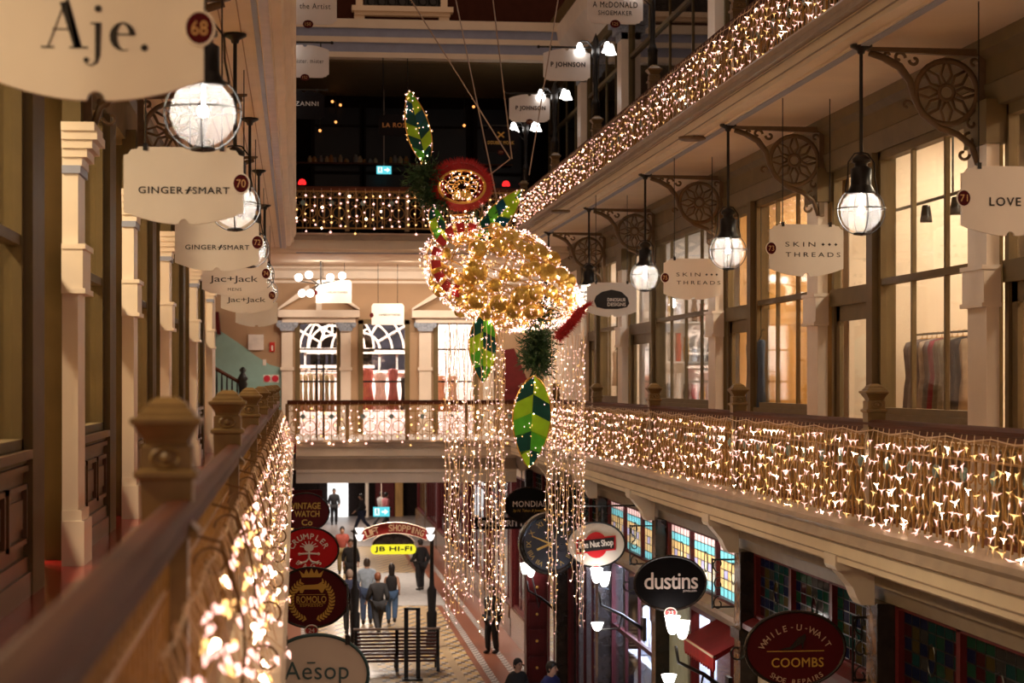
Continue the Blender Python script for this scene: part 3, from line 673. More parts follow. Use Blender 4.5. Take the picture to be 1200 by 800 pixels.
# ------------------------------------------------------------------ balustrades
NY = [17.3+5.5*k for k in range(-1, 6)]
m_teal2 = M('teal_rosette', (.16, .25, .24), .4, var=.2)
def newel_mesh(w=1.):
    P = [(.03, 0), (.048, -.012), (.064, -.022), (.066, -.032), (.085, -.05), (.088, -.06), (.11, -.068), (.11, -.082), (.098, -.092), (.07, -.135), (.066, -.15), (.08, -.155), (.08, -.225), (.098, -.235), (.098, -.252), (.082, -.262), (.078, -.40), (.10, -.42), (.10, -.44)]
    return MB().square(P, (0, 0, 0)), MB().square([(.066, -.44), (.066, -1.25), (.085, -1.27), (.085, -1.36)], (0, 0, 0))
nm_c, nm_s = newel_mesh()
def mk(mb, name, mat, smooth=False):
    me = bpy.data.meshes.new(name); me.from_pydata(mb.v, [], mb.f); me.materials.append(mat); me.update()
    if smooth: me.polygons.foreach_set('use_smooth', [True]*len(me.polygons))
    return me
me_cap, me_shaft = mk(nm_c, 'newel_cap', m_newel), mk(nm_s, 'newel_post', m_newel)
me_carv = mk(MB().tube([(x, -.083, z) for x, z in circ(0, -.19, .045, .028, 12)], .008, 4, True).ball((0, -.08, -.19), .02, 8, 5), 'carving', m_newel)
def panel_mesh(L, h=.86):
    """ironwork between two newels: bars, hoops and scrolls; along +Y from 0, top at z=0"""
    b = MB(); s = MB(); n = max(3, int(round(L/.155))); st = L/n
    b.box(-.015, 0, -.03, .015, L, 0); b.box(-.012, 0, -.17, .012, L, -.15); b.box(-.015, 0, -h, .015, L, -h+.03)
    for i in range(n+1): b.box(-.009, i*st-.009, -h, .009, i*st+.009, 0)
    for i in range(n):
        y = (i+.5)*st
        s.tube([(0, y+q[0], q[1]) for q in circ(0, -.09, .05, .05, 10)], .007, 4, True)
        if i % 2 == 0:
            s.tube([(0, y+st/2+q[0], q[1]) for q in circ(0, -.50, .13, .13, 16)], .010, 4, True)
            for sg in (-1, 1):
                s.tube([(0, y+st/2+sg*q[0], q[1]) for q in spiral(.07, -.72, .07, .02, 0, 4.5, 12)], .008, 4)
                s.tube([(0, y+st/2+sg*q[0], q[1]) for q in spiral(.06, -.28, .07, .02, PI, PI+4.5, 12)], .008, 4)
    return b, s
def ros_mesh(): return MB().lathe([(.0, -.03), (.03, -.028), (.058, -.012), (.058, .012), (.03, .028), (.0, .03)], (0, 0, 0), 10)
me_ros = bpy.data.meshes.new('rosette')
_r = MB(); _t = ros_mesh(); _r.add([(p[2], p[1], p[0]) for p in _t.v], _t.f); me_ros.from_pydata(_r.v, [], _r.f); me_ros.materials.append(m_teal2)
_pc = {}
def balustrade(label, x, ys, zt, drop, axis='y', x1=None, along=None, group=None, railx=0., railw=1., ros=True):
    """zt: newel cap top; rail top sits .33 below"""
    if axis == 'y':
        root = thing('balustrade', label, 'balustrade', (x, ys[0], zt-drop), group)
        L0 = root.location
        def put(me, yy, zz, name, par=root):
            o = bpy.data.objects.new(name, me); COL.objects.link(o); o.parent = par; o.location = Vector((x, yy, zz))-L0 if par is root else (0, 0, 0); ORG[o.name] = L0; return o
        for yy in ys:
            n = put(me_shaft, yy, zt, 'newel_post'); put(me_cap, yy, zt, 'newel_cap', n); put(me_carv, yy, zt, 'carving', n)
        a, b = ys[0]-(3.5 if along is None else along), ys[-1]
        zr = zt-.33
        rail = [(-.075, -.05), (-.085, -.02), (-.06, 0), (-.035, .008), (.035, .008), (.06, 0), (.085, -.02), (.075, -.05), (.05, -.06), (.05, -.10), (-.05, -.10), (-.05, -.06)]
        MB().prism([(x+railx+p*railw, zr+q) for p, q in rail], a, b).build('handrail', m_mahog, root)
        segs = [(ys[i]+.07, ys[i+1]-.07) for i in range(len(ys)-1)]
        if ys[0]-a > .3: segs.insert(0, (a, ys[0]-.07))
        for p, q in segs:
            key = round(q-p, 2)
            if key not in _pc:
                bb, ss = panel_mesh(q-p); _pc[key] = (mk(bb, 'iron_bars', m_gilt), mk(ss, 'iron_scrollwork', m_gilt))
            ip = setp(put(_pc[key][0], p, zr-.10, 'iron_panel'), kind='stuff'); setp(put(_pc[key][1], p, 0, 'scrollwork', ip), kind='stuff')
            k = max(1, int((q-p)/.62))
            for j in range(k if ros else 0):
                o = put(me_ros, 0, 0, 'rosette', ip); o.location = (0, (j+.5)*(q-p)/k, -.28)
    return root
rb = balustrade('bronze and iron balustrade with mahogany rail along the right first-floor gallery', 5.20, NY, -.012, 1.35)
lu = balustrade('iron balustrade along the left second-floor edge', -.41, NY[1:], 4.64, 1.33, ros=False); del lu['label'], lu['category']; lu['kind'] = 'structure'
ru = balustrade('iron balustrade with mahogany rail along the right second-floor gallery above', 5.20, NY, 4.64, 1.33)
NYL = [6.3+5.5*k for k in range(0, 7)]
rl = balustrade('near mahogany-railed balustrade along the left gallery, blurred at its front end', -.405, NYL, -.045, 1.36, along=4.2, railx=.037, railw=.66, ros=False)
# cross-bridge balustrades
def cross_balustrade(label, x0, x1, y, zt, zf):
    root = thing('balustrade', label, 'balustrade', (x0, y, zf)); L0 = root.location.copy(); zr = zt
    rail = [(-.075, -.05), (-.06, 0), (.06, 0), (.075, -.05), (.05, -.09), (-.05, -.09)]
    MB().prism([(y+p, zr+q) for p, q in rail], x0, x1, 'x').build('handrail', m_mahog, root)
    nb = 4; Lb = (x1-x0)/nb
    bb, ss = panel_mesh(Lb-.06)
    mb_, ms_ = mk(bb, 'iron_bars', m_gilt), mk(ss, 'iron_scrollwork', m_gilt)
    for i in range(nb):
        o = bpy.data.objects.new('iron_panel', mb_); COL.objects.link(o); o.parent = root; o.location = Vector((x0+i*Lb+.03, y, zr-.09))-L0; o.rotation_euler = (0, 0, -PI/2); o['kind'] = 'stuff'
        s = bpy.data.objects.new('scrollwork', ms_); COL.objects.link(s); s.parent = o; s['kind'] = 'stuff'
        for j in range(2):
            r = bpy.data.objects.new('rosette', me_ros); COL.objects.link(r); r.parent = o; r.location = (0, (j+.5)*(Lb-.06)/2, -.28)
        p = bpy.data.objects.new('post', me_shaft); COL.objects.link(p); p.parent = root; p.location = Vector((x0+i*Lb, y, zr+.36))-L0; p.scale = (.6, .6, 1)
cross_balustrade('iron balustrade with dark rail across the first-floor cross bridge', -.2, 5.2, YE, -.40, -1.32)
cross_balustrade('iron balustrade with dark rail across the upper cross bridge under the dim shop', -.2, 5.2, YE, 4.42, 3.39)
# bronze scroll stays standing on the left ledge
me_stay = bpy.data.meshes.new('scroll_stay'); b = MB()
pts = [(0, 0, -.55)]+[(.10+.10*math.sin(a), 0, -.62-.33*a/2.2) for a in [i*.22 for i in range(11)]]
b.tube([(.02, 0, -.52)]+[(.13+.09*math.sin(2.4*u), 0, -.55-.62*u) for u in [i/12 for i in range(13)]]+[(q[0], 0, q[1]) for q in spiral(.27, -1.25, .075, .02, PI*.75, -PI*1.3, 16)], .0065, 6)
b.tube([(q[0], 0, q[1]) for q in spiral(.10, -.63, .07, .02, PI, -PI*1.2, 16)], .007, 5)
me_stay.from_pydata(b.v, [], b.f); me_stay.materials.append(m_stay)
for i in range(13):
    o = bpy.data.objects.new('scroll_stay', me_stay); COL.objects.link(o); o.parent = rl; o.location = Vector((-.41, 7.4+1.83*i, -.045))-rl.location
# ------------------------------------------------------------------ gallery pendant lamps
def make_lamp():
    t = thing('pendant_lamp', 'lamp', 'lamp', (0, 0, 0))
    MB().lathe([(.10, 0), (.10, -.02), (.04, -.05), (.03, -.08)], n=14).build('canopy', m_iron, t, True)
    MB().tube([(0, 0, -.05), (0, 0, -1.02)], .017, 8).build('rod', m_iron, t)
    h = MB().lathe([(.02, -.98), (.05, -1.0), (.085, -1.03), (.085, -1.06), (.06, -1.07), (.06, -1.10), (.095, -1.12), (.095, -1.26), (.10, -1.28), (.13, -1.33), (.13, -1.345)], n=16).build('lamp_head', m_iron, t, True)
    w = MB()
    for s in (-1, 1): w.tube([(s*.0, 0, -.97), (s*.06, 0, -.98), (s*.12, 0, -1.06), (s*.125, 0, -1.2), (s*.15, 0, -1.33)], .007, 5)
    w.build('handle_wire', m_iron, t)
    MB().ball((0, 0, -1.50), .188, 24, 16).build('globe', m_frost, t, True)
    c = MB(); R_ = .220
    for a in (0, PI/2): c.tube([(R_*math.sin(b)*math.cos(a), R_*math.sin(b)*math.sin(a), -1.50+R_*math.cos(b)) for b in [2*PI*i/28 for i in range(28)]], .0055, 5, True)
    c.tube([(R_*math.cos(b), R_*math.sin(b), -1.48) for b in [2*PI*i/28 for i in range(28)]], .0055, 5, True)
    c.lathe([(.07, -1.715), (.07, -1.70), (.05, -1.69)], n=12); c.build('cage', m_iron, t)
    MB().lathe([(.0, -1.525), (.022, -1.515), (.03, -1.495), (.026, -1.475), (.012, -1.455), (.008, -1.34)], n=12).build('bulb', m_bulb, t, True)
    return t
lamp = make_lamp()
LY = [17.3, 22.8, 28.35, 33.9, 39.4]
rn_ = ('nearest', 'second', 'third', 'fourth', 'farthest')
def put_lamp(x, y, z, label, group):
    global lamp_used
    if not lamp_used: lamp_used = True; lamp.location = (x, y, z); ORG[lamp.name] = Vector((x, y, z)); lamp['label'] = label; lamp['group'] = group; return lamp
    return dup(lamp, (x, y, z), None, label, group)
lamp_used = False
for i, y in enumerate(LY): put_lamp(5.08, y, 3.05, 'caged globe pendant lamp under the right gallery, %s from the camera' % rn_[i], 'globe lamps of the right gallery')
for i, y in enumerate([11.35]+LY[:4]): put_lamp(-.53, y, 3.04, ('large caged globe pendant lamp on the left, just below the nearest white sign' if i == 0 else 'caged globe pendant lamp of the left gallery, %s from the camera' % rn_[i]), 'globe lamps of the left gallery')
# lamps further along outside the frame belong to the same rows
for x, y in ((5.08, 11.8),): put_lamp(x, y, 3.02, 'caged globe pendant lamp nearer than the frame shows', 'globe lamps outside the frame')

# ------------------------------------------------------------------ cast-iron spandrel brackets
def make_bracket(L=1.08):
    t = thing('spandrel_bracket', 'b', 'bracket', (0, 0, 0))
    MB().prism([(0, 0), (0, -.07), (-L, -.035), (-L-.05, -.02), (-L-.05, 0)], -.03, .03).build('top_bar', m_brack, t)
    MB().box(-.06, -.035, -1.06, 0, .035, -.05).build('wall_bar', m_brack, t)
    w = MB(); cx, cz, R_ = -.36, -.40, .29
    w.tube([(x, 0, z) for x, z in circ(cx, cz, R_, R_, 26)], .030, 6, True); w.tube([(x, 0, z) for x, z in circ(cx, cz, .07, .07, 12)], .022, 6, True)
    for k in range(8):
        a = PI*k/4
        for s in (-1, 1):
            w.tube([(cx+.07*math.cos(a), 0, cz+.07*math.sin(a)), (cx+.17*math.cos(a+s*.30), 0, cz+.17*math.sin(a+s*.30)), (cx+.28*math.cos(a+s*.05), 0, cz+.28*math.sin(a+s*.05))], .015, 5)
    w.build('wheel', m_brack, t, True)
    s = MB()
    s.tube([(-L, 0, -.05), (-.95, 0, -.09), (-.80, 0, -.17), (-.70, 0, -.30), (-.66, 0, -.45), (-.58, 0, -.60), (-.42, 0, -.72), (-.25, 0, -.78), (-.12, 0, -.88), (-.06, 0, -1.05)], [.03, .035, .04, .035, .03, .03, .035, .03, .03, .03], 6)
    for c, r, a0, a1 in (((-.80, -.09), .06, 0, 5), ((-.66, -.11), .05, PI, PI+5), ((-.14, -.83), .07, PI/2, PI/2+5.5), ((-.20, -.96), .06, 0, -5), ((-.73, -.52), .05, 0, 5), ((-.92, -.07), .03, 0, 5), ((-.10, -.13), .05, 0, 5), ((-.12, -.68), .05, 2, 7)):
        s.tube([(x, 0, z) for x, z in spiral(c[0], c[1], r, r*.25, a0, a1, 14)], .016, 5)
    s.build('scrollwork', m_brack, t, True, 'stuff')
    return t
br = make_bracket(); bu = False
for i, y in enumerate(LY):
    lb = 'brown cast-iron wheel bracket in the right gallery, %s from the camera' % rn_[i]
    if not bu: bu = True; br.location = (XW-.05, y+.05, 3.04); br['label'] = lb; br['group'] = 'brackets of the right gallery'; ORG[br.name] = br.location.copy()
    else: dup(br, (XW-.05, y+.05, 3.04), None, lb, 'brackets of the right gallery')
for i, y in enumerate(PL[1:5]):
    dup(br, (XL+.14, y+.25, 3.02), None, 'brown cast-iron bracket above the left pilasters, %s from the camera' % rn_[i], 'brackets of the left gallery', rz=PI)

# ------------------------------------------------------------------ hanging shop signs of the galleries
def board_poly(w, h, notch_bottom=True, flip=False):
    """shaped board: stepped upper corners, bowed lower edge with a half-round nick; centre at 0"""
    p = [(-w/2, -h/2+.085)]
    for i in range(1, 12):
        u = i/12; x = -w/2+w*u
        p.append((x, -h/2+.085*(2*u-1)**2))
    lo = [q for q in p if abs(q[0]) > .05]; k = len([q for q in lo if q[0] < 0])
    lo = lo[:k]+[(.034*math.cos(a), -h/2+.004+.034*math.sin(a)) for a in [PI-PI*i/8 for i in range(9)]]+lo[k:]
    lo.append((w/2, -h/2+.085))
    top = [(w/2, h/2-.06), (w/2-.03, h/2-.05), (w/2-.05, h/2-.02), (w/2-.09, h/2-.015), (w/2-.10, h/2), (-w/2+.10, h/2), (-w/2+.09, h/2-.015), (-w/2+.05, h/2-.02), (-w/2+.03, h/2-.05), (-w/2, h/2-.06)]
    pts = lo+top
    return [(-x, -z) for x, z in pts] if flip else pts
m_numeral = M('numeral_gold', (.62, .36, .14), .4, var=0)
def hanging_sign(c, label, num, side, write, w=.81, h=.53, zc=3.05, group=None, dark=False, numeral=True):
    t = thing('shop_sign', label, 'sign', c, group); x, y, z = c
    MB().prism([(x+p, z+q) for p, q in board_poly(w, h)], y, y+.03).build('board', m_sign, t)
    L = MB(); write(L, x, y-.003, z); L.build('lettering', m_ink, t)
    if num:
        dx = x+side*(w/2-.015); dz = z+.02
        d = MB().prism([(dx+p, dz+q) for p, q in circ(0, 0, .056, .066, 20)], y-.012, y-.002).build('number_disc', m_maroon, t)
        MB().tube([(dx+p, y-.008, dz+q) for p, q in circ(0, 0, .056, .066, 20)], .006, 5, True).build('rim', m_sign, d)
        letters(MB(), num, dx, y-.014, dz, .062, .055).build('numeral', m_numeral, d)
    r = MB()
    for s in (-1, 1): r.tube([(x+s*w*.32, y+.015, z+h/2-.01), (x+s*w*.32, y+.015, zc)], .006, 5); r.cbox((x+s*w*.32, y+.015, z+h/2), (.03, .05, .05))
    r.build('hanger', m_iron, t)
    return t
def W(*lines):
    def f(L, x, y, z):
        for body, dx, dz, w, h, b, sp in lines: letters(L, body, x+dx, y, z+dz, w, h, b, sp)
    return f
def ring(L, cx, y, cz, rx, rz, tx, tz, a0=0, a1=2*PI, n=36, ox=0):
    o = circ(cx, cz, rx, rz, n, a0, a1); i = circ(cx+ox, cz, rx-tx, rz-tz, n, a0, a1)
    m = len(o); v = [(p[0], y, p[1]) for p in o]+[(p[0], y, p[1]) for p in i]
    full = abs(a1-a0) > 2*PI-1e-6
    L.add(v, [(k, (k+1) % m, (k+1) % m+m, k+m) for k in range(m if full else m-1)])
def write_aje(L, x, y, z):
    # high-contrast modern serif letters drawn stroke by stroke; s = metres per photo pixel
    s = .81/243; X0 = x-(116.5-0)*s; Z0 = z+.53/2+(-50)*0; base = z-.265+ (110-48)*s
    def q(*pp): L.add([(X0+a*s, y, base+(48-b)*s) for a, b in pp], [tuple(range(len(pp)))])
    q((83, -6), (94, 49), (101, 49), (84, -14)); q((76, -3), (86, -3), (101, 49), (92, 49))
    q((81.5, -4), (83, -4), (63.5, 49), (61.8, 49)); q((68, 27.5), (88, 27.5), (88.5, 29), (67.5, 29))
    q((55, 48), (70, 48), (70, 50), (55, 50)); q((87, 48), (108, 48), (108, 50), (87, 50))
    ring(L, X0+119.5*s, y, base+(48-4)*s, 4*s, 4*s, 3.9*s, 3.9*s)
    q((116, 20), (123, 20), (122, 57), (119, 66), (113, 70), (113, 68), (116, 64)); q((111, 20), (118, 20), (118, 22), (111, 22))
    q((113, 70), (107, 69), (104, 65), (105, 65), (108, 68), (113, 68.5)); ring(L, X0+106*s, y, base+(48-63)*s, 3*s, 3*s, 2.9*s, 2.9*s)
    ring(L, X0+148*s, y, base+(48-35.5)*s, 15.5*s, 16.5*s, 7*s, 1.2*s, PI*.5, PI*1.62, ox=1.5*s)
    ring(L, X0+147*s, y, base+(48-35)*s, 15*s, 16*s, 5*s, 1.2*s, 0.05, PI*.5, ox=-2*s)
    q((140, 32.2), (162, 32.2), (162, 34), (140, 34))
    ring(L, X0+172*s, y, base+(48-48)*s, 4*s, 4*s, 3.9*s, 3.9*s)
def gs(L, x, y, z):
    letters(L, 'GINGER', x-.155, y, z-.03, .30, .046, .012, 1.1); letters(L, 'SMART', x+.185, y, z-.03, .25, .046, .012, 1.1)
    L.add([(x+.012, y, z-.055), (x+.028, y, z-.055), (x+.052, y, z-.005), (x+.036, y, z-.005)], [(0, 1, 2, 3)])
    for dx in (.022, .044): L.cbox((x+dx, y-.0, z-.03), (.03, .001, .006))
def jj(L, x, y, z): letters(L, 'Jac+Jack', x-.01, y, z-.06, .60, .10, -.005, .95); letters(L, 'MENS', x+.0, y, z-.18, .17, .036, -.01, 1.2)
def jj2(L, x, y, z): letters(L, 'Jac+Jack', x-.01, y, z-.06, .60, .10, -.005, .95)
xs_ = -.765
sgL = ((7.66, 'very large white sign with short high-contrast lettering in the upper left corner', '68', write_aje), (13.6, 'white gallery sign numbered 70 beside the near globe lamp', '70', gs),
       (19.3, 'white gallery sign numbered 72 half behind sign 70', '72', gs), (24.8, 'white menswear sign numbered 74, third small one down the left row', '74', jj),
       (31.0, 'white sign numbered 76 half hidden behind sign 74', '76', jj2), (38.5, 'blank looking white sign farthest down the left row', None, lambda *a: letters(a[0], 'the', a[1], a[2], a[3]+.1, .1, .04)))
for y, lb, nu, wr in sgL:
    x = xs_; w = .81 if y > 8 else .82
    hanging_sign((x, y, 1.08+.265), lb, nu, 1, wr, w, .53, 3.08, 'white signs of the left gallery')
def st_(L, x, y, z):
    letters(L, 'SKIN', x-.07, y, z+.065, .33, .05, .0, 1.5); letters(L, 'THREADS', x+.07, y, z-.045, .60, .05, .0, 1.5)
    for k in range(3): L.cbox((x+.18+.07*k, y, z+.065), (.03, .001, .012)); L.cbox((x+.18+.07*k, y, z+.065), (.012, .001, .03))
def st73(L, x, y, z):
    st_(L, x, y, z)
def dino(L, x, y, z):
    L.add([(x+a, y, z+b) for a, b in ((-.29, -.02), (-.26, .06), (-.16, .13), (0, .165), (.16, .13), (.26, .04), (.29, -.06), (.25, -.12), (.1, -.15), (-.12, -.15), (-.25, -.12))], [tuple(range(11))])
def love(L, x, y, z): letters(L, 'LOVE ON', x+.06, y, z-.005, .47, .068, .02, 1.2)
sgR = ((1127, 235, 15.2, 'white gallery sign numbered 71 cut off by the right edge', '71', love), (902, 293, 20.6, 'white gallery sign numbered 73 beside the nearest right globe lamp', '73', st73),
       (778, 327, 26.1, 'white gallery sign numbered 75 behind the second right globe lamp', '75', st_), (688, 351, 31.6, 'white sign with black rounded blob beside the red bristles', None, dino))
for px, py, y, lb, nu, wr in sgR:
    a = at(px, py, y); t = hanging_sign((a.x+.405, y, a.z), lb, nu, -1, wr, .81, .56, 3.05, 'white signs of the right gallery')
    if wr is dino:
        L = MB(); letters(L, 'DINOSAUR', a.x+.405+.08, y-.006, a.z+.0, .30, .055, .03); letters(L, 'DESIGNS', a.x+.405+.08, y-.006, a.z-.075, .30, .055, .03); L.build('white_lettering', m_sign, t)
# ceiling discs and small signs by the end wall
for px, py, y in ((811, 187, 24.0), (657, 244, 34.5)):
    a = at(px, py, y); single(MB().lathe([(.0, 0), (.17, 0), (.17, -.03), (.13, -.045), (.0, -.045)], (a.x, y, 3.05), 18), 'ceiling_disc', m_brack, 'round bronze ceiling disc, %s one in the right gallery soffit' % ('nearer' if y < 30 else 'farther'), 'ceiling fitting', (a.x, y, 3.05))
def small_sign(px, py, y, wpx, hpx, label, body, num=True, zc=2.9):
    a = at(px, py, y); k = 1/ppm(a.x, y); w, h = wpx*k, hpx*k; t = thing('shop_sign', label, 'sign', a)
    MB().prism([(a.x+p, a.z+q) for p, q in ((-w/2, -h/2), (w/2, -h/2), (w/2, h*.38), (w*.44, h/2), (-w*.44, h/2), (-w/2, h*.38))], y, y+.03).build('board', m_sign, t)
    if num: MB().prism([(a.x-w/2+p, a.z-h*.05+q) for p, q in circ(0, 0, .05, .06, 14)], y-.01, y).build('number_disc', m_maroon, t)
    letters(MB(), body, a.x+w*.06, y-.004, a.z-h*.03, w*.66, .05, .01).build('lettering', m_ink, t)
    r = MB()
    for s in (-.3, .3): r.tube([(a.x+s*w, y+.015, a.z+h/2), (a.x+s*w, y+.015, zc)], .006, 4)
    r.build('hanger', m_iron, t)
small_sign(391, 341.5, YE+3.2, 42, 27, 'taupe lit white sign hanging beside the globe cluster', 'LOVERLAN THAVERS')
small_sign(454.5, 368, YE+3.6, 38, 25, 'white sign hanging over the arched shop window', 'CAMERON THATERS')

# ------------------------------------------------------------------ lamp posts with signs on the upper railings
def lamp_post(x, y, z, label, group, z1=6.0):
    t = thing('lamp_post', label, 'lamp post', (x, y, z), group)
    MB().lathe([(.075, z-.02), (.075, z+.22), (.085, z+.24), (.06, z+.30), (.04, z+.36), (.04, z1-.35), (.07, z1-.33), (.075, z1-.12), (.05, z1-.10), (.06, z1-.05), (.02, z1+.05), (.0, z1+.10)], (x, y, 0), 10).build('post', m_iron, t, True)
    a = MB(); sh = MB()
    for dx, dy in ((-.30, -.12), (-.22, .22), (.26, -.05), (.16, -.26)):
        a.tube([(x, y, z1-.22), (x+dx*.5, y+dy*.5, z1-.06), (x+dx*.9, y+dy*.9, z1-.06), (x+dx, y+dy, z1-.13)], .014, 5)
    a.build('arms', m_iron, t, True)
    for dx, dy in ((-.30, -.12), (-.22, .22), (.26, -.05), (.16, -.26)):
        MB().lathe([(.025, z1-.10), (.045, z1-.13), (.06, z1-.20), (.085, z1-.26), (.10, z1-.28)], (x+dx, y+dy, 0), 9).build('tulip_shade', m_tulip, t, True)
    s = -1 if x > 2 else 1
    b = MB(); b.tube([(x, y-.12, z1-.18), (x+s*1.0, y-.12, z1-.18)], .016, 6); b.ball((x+s*1.02, y-.12, z1-.18), .03, 8, 5); b.tube([(x+s*.05, y-.12, z1-.5), (x+s*.4, y-.12, z1-.18)], .01, 5); b.build('sign_arm', m_iron, t)
    return t
m_signp = M('white_post_sign', (.80, .74, .70), .4, var=.02)
m_signd = M('dark_post_sign', (.012, .010, .012), .7, var=.1, spec=.1)
def post_sign(x, y, zc, label, lines, num, dark=False, w=.82, h=.56, group=None, ink=None):
    t = thing('shop_sign', label, 'sign', (x, y, zc), group); b = board_poly(w, h, flip=True)
    MB().prism([(x+p, zc+q) for p, q in b][::-1], y, y+.03).build('board', m_signd if dark else m_signp, t)
    L = MB()
    for body, dx, dz, ww, hh, bo in lines: letters(L, body, x+dx, y-.004, zc+dz, ww, hh, bo, 1.15)
    L.build('lettering', ink or (m_gold if dark else m_ink), t)
    if num:
        d = MB().prism([(x+p, zc-h/2-.0+q) for p, q in circ(0, 0, .075, .058, 18)], y-.012, y-.001).build('number_disc', m_maroon, t)
        letters(MB(), num, x, y-.014, zc-h/2, .085, .05).build('numeral', m_numeral, d)
    r = MB()
    for s in (-.27, .27): r.tube([(x+s, y+.015, zc+h/2-.06), (x+s, y+.015, zc+h/2+.05)], .012, 5)
    r.build('hook', m_iron, t); return t
PY = [22.8, 28.4, 33.9, 39.4, 44.4]
for i, y in enumerate(PY):
    lamp_post(5.20, y, 4.62, 'black lamp post on the right upper railing, %s from the camera' % rn_[i], 'lamp posts on the right upper railing', 6.0)
a = at(720, 12, 28.4-.12); post_sign(at(720.5, 12, 28.3).x, 28.27, at(720, 6, 28.3).z, 'white shoemaker sign near the top of the frame', (('A McDONALD', 0, .0, .66, .085, .01), ('SHOEMAKER', .0, -.12, .50, .065, .01)), '125')
post_sign(at(664, 78, 33.8).x, 33.77, at(664, 76, 33.8).z, 'white sign on the middle upper right lamp post, below the shoemaker sign', (('P JOHNSON', .02, -.01, .60, .105, .03),), None)
post_sign(at(621, 127, 39.2).x, 39.27, at(621, 126, 39.2).z, 'smaller white sign on the fourth upper right lamp post', (('P JOHNSON', .02, -.01, .60, .105, .03),), '119')
t = post_sign(at(587, 164, 44.2).x, 44.2, at(587, 164, 44.2).z, 'black sign with gold lettering by the far upper lamp post', (('DOUBLE MONK', 0, -.06, .60, .075, .01),), '117', True)
X_ = MB(); q = at(587, 158, 44.2)
for s in (-1, 1): X_.tube([(q.x-.07, 44.19, q.z-.06*s), (q.x+.07, 44.19, q.z+.06*s)], .016, 5)
X_.build('emblem', m_gold, t)
for i, y in enumerate((28.4, 33.9, 39.4)):
    lamp_post(-.41, y, 4.62, 'black lamp post on the left upper edge, %s' % ('nearest', 'middle', 'farthest')[i], 'lamp posts on the left upper edge', 6.0)
post_sign(.17, 28.27, at(365, 6, 28.3).z, 'white sign cut by the top edge at upper left', (('the Artist', .10, -.02, .44, .08, -.005),), '150')
post_sign(.15, 33.77, at(365, 72, 33.8).z, 'white sign cut by the left fascia just below the topmost left sign', (('mister. mister', .06, -.0, .52, .07, -.005),), '152')
post_sign(.15, 39.27, at(357, 122, 39.2).z, 'black oval-ended sign with pale letters at upper left', (('ZANNI', .06, .02, .46, .085, .0),), None, True, ink=m_sign)
a = at(462, 146, YE-.3); post_sign(a.x+.05, a.y, a.z, 'dark sign with orange letters hanging behind the upright leaf', (('LA ROSA', .0, -.01, .62, .10, .02),), None, True, .8, .5, None, M('orange_letter', (.6, .25, .05), .4, var=0))
r = MB().tube([(a.x-.25, a.y+.02, a.z+.2), (a.x-.25, a.y+.02, 7.3)], .012, 4).tube([(a.x+.3, a.y+.02, a.z+.2), (a.x+.3, a.y+.02, 7.3)], .012, 4)
r.build('hanging_rod', m_iron, bpy.data.objects[[o.name for o in bpy.data.objects if o.name.startswith('shop_sign')][-1]] if 0 else t)

# ------------------------------------------------------------------ fairy lights along the railings
LEDN = [0]
def curtain(label, x, y0, y1, zt, hz, step, rows, sgn, r, mat, out=.10, jit=.03, group=None, near=None, per=None):
    """strings of LED caps hanging from a rail that runs down the arcade"""
    t = thing('string_lights', label, 'string lights', (x, y0, zt), group)
    b = LED(); w = MB(); near_pts = []
    n = int((y1-y0)/step)
    for i in range(n+1):
        y = y0+i*step
        if x > 2 and any(abs(y-q) < .085 for q in NY): continue
        L = hz*RN.uniform(.86, 1.06); pts = []; xo = x
        for k in range(rows+1):
            u = k/rows
            pts.append(Vector((x+sgn*out*(u**.7)*RN.uniform(.5, 1.1), y+RN.uniform(-jit, jit), zt-L*u)))
        if i % (1 if step > .1 else 2) == 0: w.tube(pts, .0035, 3)
        for k in range(1, rows+1):
            p = pts[k]+Vector((RN.uniform(-.015, .015), RN.uniform(-jit, jit), RN.uniform(-.03, .03)))
            if near and y < near and len(near_pts) < 290: near_pts.append(p)
            else: b.star(p, r*RN.uniform(.8, 1.2)*(1.3 if y < 24 else 1.0)) if y < 34 else b.octa(p, r*.55)
            LEDN[0] += 1
    cv = []
    for i in range(0, n+1, 3): cv.append(Vector((x, y0+i*step, zt-.02-.03*(i % 2))))
    w.tube(cv, .005, 4)
    w.build('wires', m_wire, t, kind='stuff'); b.build('led_caps', mat, t, kind='stuff')
    if near_pts:
        lm3 = [mk(MB().lathe([(.0, .012), (.011, .008), (.013, -.004), (.007, -.02), (.0, -.040)], n=6), 'led_cap', q) for q in (mat, m_ledg, m_ledh)]
        for p in near_pts:
            me = lm3[pick()]
            o = bpy.data.objects.new('led_cap', me); COL.objects.link(o); o.parent = t; o.location = p-t.location; o.rotation_euler = (RN.uniform(-.6, .6), RN.uniform(.2, 1.1), RN.uniform(0, 6.3))
    return t
curtain('dense warm fairy lights hanging along the right first-floor railing', 5.09, 13.0, YE-.1, -.40, .97, .165, 7, -1, .031, m_led, .12)
curtain('dense warm fairy lights hanging along the right upper railing', 5.09, 18.0, YE-.1, 4.25, .86, .18, 7, -1, .026, m_led, .12)
curtain('warm fairy lights bulging over the left ledge, near end blurred', -.31, 4.6, YE-.3, -.62, .86, .20, 6, 1, .020, m_led, .24, .09, near=12.5)
